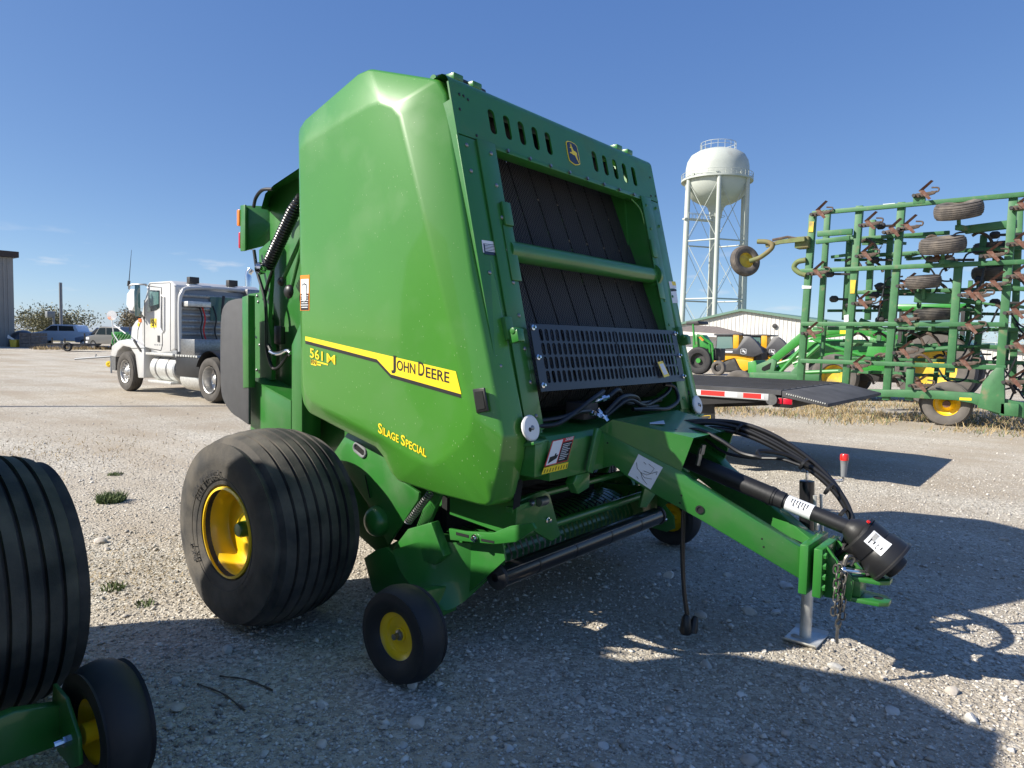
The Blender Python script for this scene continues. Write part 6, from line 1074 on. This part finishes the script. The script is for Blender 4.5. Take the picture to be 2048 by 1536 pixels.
# ================================================================== green loader tractor behind the cultivator
tx = 22.0
gt = thing('loader_tractor', 'bright green tractor with front loader behind the folded cultivator', 'tractor', (tx, 4, 0)); GM = 'green_machine'
ctw = [(22,3.086,1.004)][0]
for x in (tx - .1, tx + 1.7): w_ = part('rear_wheel', B().lathe([(.52, -.1), (.50, 0), (.3, .08), (.12, .05), (.001, .05)], (x, ctw[1], .98), (1, 0, 0), 36), 'yellow_old', gt); part('rear_tyre', B().lathe(tyre_profile(.98, .50, .53, 0, crown=.03, shoulder=.12), (x, ctw[1], .98), (1, 0, 0), 48), 'rubber_dusty', w_); b = B()
for x in (tx - .1, tx + 1.5): w_ = part('front_wheel', B().lathe([(.34, -.1), (.30, 0), (.1, .03), (.001, .03)], (x, 5.6, .66), (1, 0, 0), 30), 'yellow_old', gt); part('front_tyre', B().lathe(tyre_profile(.66, .40, .35, 0, crown=.03, shoulder=.1), (x, 5.6, .66), (1, 0, 0), 44), 'rubber_dusty', w_)
rows = [[(x, ctw[1] + 1.08 * math.cos(a), .98 + 1.08 * math.sin(a)) for x in (tx - .38, tx + .2)] for a in [R(15 + k * 12) for k in range(13)]]; part('fender', B().sheet(rows).sheet([[(p[0], ctw[1] + (p[1] - ctw[1]) * .95, .98 + (p[2] - .98) * .95) for p in r_] for r_ in rows]), GM, gt, ang=60)
part('hood', B().bx(tx + .35, tx + 1.25, 4.3, 6.6, 1.0, 1.75), GM, gt, .10, seg=3); part('chassis', B().bx(tx + .4, tx + 1.2, 2.6, 6.5, .55, 1.0), 'dark_iron', gt, .03)
CA = part('cab_roof', B().bx(tx - .05, tx + 1.65, 2.45, 4.15, 2.55, 2.74), GM, gt, .06)
for x in (tx + .05, tx + 1.5):
    for y in (2.55, 4.0): part('cab_post', B().beam((x, y, 1.1), (x, y, 2.56), .09, .09, (1, 0, 0)), 'dark_iron', gt)
part('cab_glass', B().bx(tx + .1, tx + 1.46, 2.62, 3.95, 1.35, 2.5), 'glass_teal', gt); part('cab_base', B().bx(tx + .08, tx + 1.5, 2.58, 4.02, .9, 1.34), 'dark_iron', gt, .02)
for x in (tx - .15, tx + 1.55):
    LA = part('loader_arm', B().plate([(x, y, z) for y, z in ((7.9, .75), (7.75, .62), (6.4, 1.78), (5.2, 1.95), (4.3, 1.72), (4.3, 1.9), (5.2, 2.15), (6.3, 2.05), (6.6, 1.95))], (.16, 0, 0)), GM, gt, .02)
    part('loader_ram', B().tube([(x - .05, 4.5, 1.2), (x - .05, 5.6, 1.5)], .06, 10).tube([(x - .05, 5.6, 1.5), (x - .05, 6.3, 1.75)], .035, 8), GM, LA); part('loader_mast', B().plate([(x + .02, y, z) for y, z in ((4.2, .8), (4.9, .8), (4.7, 1.9), (4.2, 1.9))], (.12, 0, 0)), GM, gt, .015); part('bucket_ram', B().tube([(x - .04, 6.2, 1.35), (x - .04, 7.3, .95)], .05, 8), GM, LA)
part('loader_lamp', B().bx(tx - .2, tx - .155, 5.3, 5.5, 1.9, 2.0), 'yellow_decal', gt)
part('attach_frame', B().plate([(tx - .2, y, z) for y, z in ((7.6, .25), (8.1, .3), (8.15, 1.0), (7.9, 1.05))], (2.0, 0, 0)), GM, gt, .02)
# second implement low beside the trailer: dusty tyres and a rusty green hitch
hi = thing('green_hitch_frame', 'scratched green hitch frame with two dusty tyres behind the trailer', 'implement', (19, 7, 0))
for p in [(19,7.307,0.362),(19,6.245,0.465)]: w_ = part('tyre', B().lathe(tyre_profile(.42, .28, .22, 3), (19, p[1], .42), (1, 0, 0), 36), 'rubber_dusty', hi); part('rim', B().lathe([(.22, -.08), (.15, 0), (.001, 0)], (19, p[1], .42), (1, 0, 0), 20), 'yellow_old', w_)
part('frame_plate', B().plate([(18.8,6.785,0.802),(18.8,6.794,1.002),(18.8,6.366,1.189),(18.8,6.26,1.128),(18.8,6.313,0.864),(18.8,5.902,0.843),(18.8,5.723,1.044),(18.8,5.643,0.663),(18.8,6.734,0.538)], (.1, 0, 0)), 'green_old', hi, .01); part('frame_cutout', B().plate([(18.79,6.638,0.876),(18.79,6.628,0.942),(18.79,6.397,1.083),(18.79,6.429,0.911),(18.79,6.571,0.852)], (.002, 0, 0)), 'dark_void', hi); part('crossbar', B().beam([(18.85,6.961,0.699)][0], [(18.85,5.171,0.724)][0], .2, .12, (1, 0, 0)), 'green_old', hi, .01)
for a, c in ([(18.9,6.189,0.827),(18.9,5.708,1.43)], [(18.9,5.813,0.974),(18.9,5.224,1.569)], [(18.9,5.558,0.857),(18.9,4.72,0.933)]): part('lift_link', B().tube([a, c], .05, 8), 'green_machine', hi)

# ================================================================== two compact track loaders, tractor beside them
kx = 37.0
def kp(px): return [(kx, p[1], p[2]) for p in px]
kl = thing('track_loader', 'yellow and dark grey compact track loader nearest the small tractor', 'track loader', (kx, 14.6, 0), 'compact track loaders parked in a row')
TRK = part('track', B().plate([(37,15.633,0.171),(37,15.445,0.424),(37,14.921,0.632),(37,14.567,0.725),(37,14.344,0.626),(37,14.107,0.157),(37,14.154,-0.005),(37,15.425,-0.064)], (.4, 0, 0)), 'rubber_small', kl, .05); part('track_frame', B().plate([(36.99,15.373,0.156),(36.99,14.91,0.445),(36.99,14.501,0.567),(36.99,14.32,0.148),(36.99,15.313,0.05)], (.02, 0, 0)), 'dark_iron', TRK)
b = B()
for k in range(9): p = lerp([(36.97,14.472,0.702)][0], [(36.97,14.092,0.079)][0], k / 8); b.bx(p[0] - .02, p[0] + .4, p[1] - .02, p[1] + .08, p[2] - .015, p[2] + .02)
o = part('track_lugs', b, 'rubber_small', TRK); o['kind'] = 'stuff'
part('lower_body', B().plate([(36.95,15.732,1.012),(36.95,14.502,0.968),(36.95,13.529,0.866),(36.95,13.518,0.604),(36.95,14.272,0.683),(36.95,14.549,0.78),(36.95,14.986,0.657),(36.95,15.481,0.423),(36.95,15.703,0.306)], (1.3, 0, 0)), 'yellow_machine', kl, .02); part('lift_plate', B().plate([(36.9,14.445,0.73),(36.9,13.449,0.66),(36.9,13.462,0.345),(36.9,13.984,0.085),(36.9,14.181,0.262)], (.25, 0, 0)), 'yellow_machine', kl, .02)
KB = part('boom', B().plate([(36.8,15.59,1.178),(36.8,14.348,1.291),(36.8,13.973,1.957),(36.8,13.679,1.935),(36.8,13.434,1.756),(36.8,13.075,1.323),(36.8,12.961,1.093),(36.8,13.474,0.869),(36.8,14.445,0.997),(36.8,15.583,1.017)], (.25, 0, 0)), 'loader_grey', kl, .02); part('boom_lettering_block', B().plate([(36.79,15.499,1.127),(36.79,14.584,1.152),(36.79,14.58,1.072),(36.79,15.495,1.046)], (.002, 0, 0)), 'white_label', KB)
part('cab_frame', B().plate([(37.3,15.723,2.049),(37.3,14.687,2.089),(37.3,14.434,1.29),(37.3,15.773,1.174)], (1.1, 0, 0)), 'loader_grey', kl, .03); part('cab_glass', B().plate([(37.28,15.652,1.913),(37.28,14.838,1.925),(37.28,14.757,1.308),(37.28,15.681,1.231)], (.01, 0, 0)), 'glass_teal', kl); part('cab_panel', B().plate([(37.2,14.757,2.059),(37.2,14.428,2.063),(37.2,14.422,1.29),(37.2,14.724,1.282)], (.6, 0, 0)), 'yellow_machine', kl, .02); part('cab_roof', B().plate([(37.2,15.824,2.073),(37.2,14.264,2.065),(37.2,14.261,1.986),(37.2,15.82,1.964)], (1.3, 0, 0)), 'loader_grey', kl, .01)
part('hydraulics', B().plate([(37.1,13.64,1.546),(37.1,13.181,1.295),(37.1,13.103,0.722),(37.1,13.522,0.655)], (.9, 0, 0)), 'dark_iron', kl, .02)
ef = Fr([(36.79,13.988,1.142)][0], (0, -1, 0), (0, 0, 1), (-1, 0, 0)); emblem(ef, 0, 0, 0, .30, .32, KB, 'loader_grey', 'white_label')
dyk = [(37,14.067,1.139),(37,12.471,1.235)]; k2 = copy_tree(kl, (kx + 1.6, 14.6 + (dyk[1][1] - dyk[0][1]) + .65, 0)); tag(k2, 'second compact track loader, half hidden behind the nearer one', 'track loader', 'compact track loaders parked in a row')
sx_ = 33.0
stt = thing('small_green_tractor', 'green utility tractor with big dark tyre just behind the baler edge', 'tractor', (sx_, 14.8, 0))
c0_ = [(33,14.748,0.51)][0]; w_ = part('tyre', B().lathe(tyre_profile(.68, .4, .36), (sx_, c0_[1], .68), (1, 0, 0), 40), 'rubber_small', stt); part('rim', B().lathe([(.36, -.1), (.3, 0), (.001, 0)], (sx_, c0_[1], .68), (1, 0, 0), 24), 'dark_iron', w_); part('hub', B().tube([(sx_ - .12, c0_[1], .68), (sx_, c0_[1], .68)], .12, 12), 'green_machine', w_)
w_ = part('tyre', B().lathe(tyre_profile(.36, .3, .19), (sx_, [(33,13.738,0.259)][0][1], .36), (1, 0, 0), 30), 'rubber_dusty', stt)
part('hood', B().plate([(33.2,15.24,1.981),(33.2,14.712,1.938),(33.2,14.356,1.454),(33.2,14.344,1.16),(33.2,15.208,1.186)], (.6, 0, 0)), 'green_machine', stt, .03); part('roof', B().plate([(33,15.517,2.594),(33,14.885,2.62),(33,14.827,2.473),(33,15.511,2.421)], (1.2, 0, 0)), 'dark_iron', stt, .03)
for a, c in ([(33,15.141,2.472),(33,15.021,1.438)], [(33,14.279,1.698),(33,14.123,0.364)], [(33,14.091,1.459),(33,14.021,0.368)]): part('frame_post', B().tube([a, c], .05, 6), 'green_machine', stt)
part('loader_arm', B().tube([(32.9,14.839,1.932),(32.9,14.39,1.695),(32.9,14.076,1.507),(32.9,14.013,1.218)], .07, 6), 'green_machine', stt); part('warning_lamp', B().plate([(32.8,14.711,1.81),(32.8,14.635,1.86),(32.8,14.448,1.692),(32.8,14.523,1.642)], (-.02, 0, 0)), 'orange_lens', stt); part('engine', B().bx(sx_ + .2, sx_ + .8, c0_[1] - 1.0, c0_[1] + .2, .7, 1.3), 'dark_iron', stt, .03)
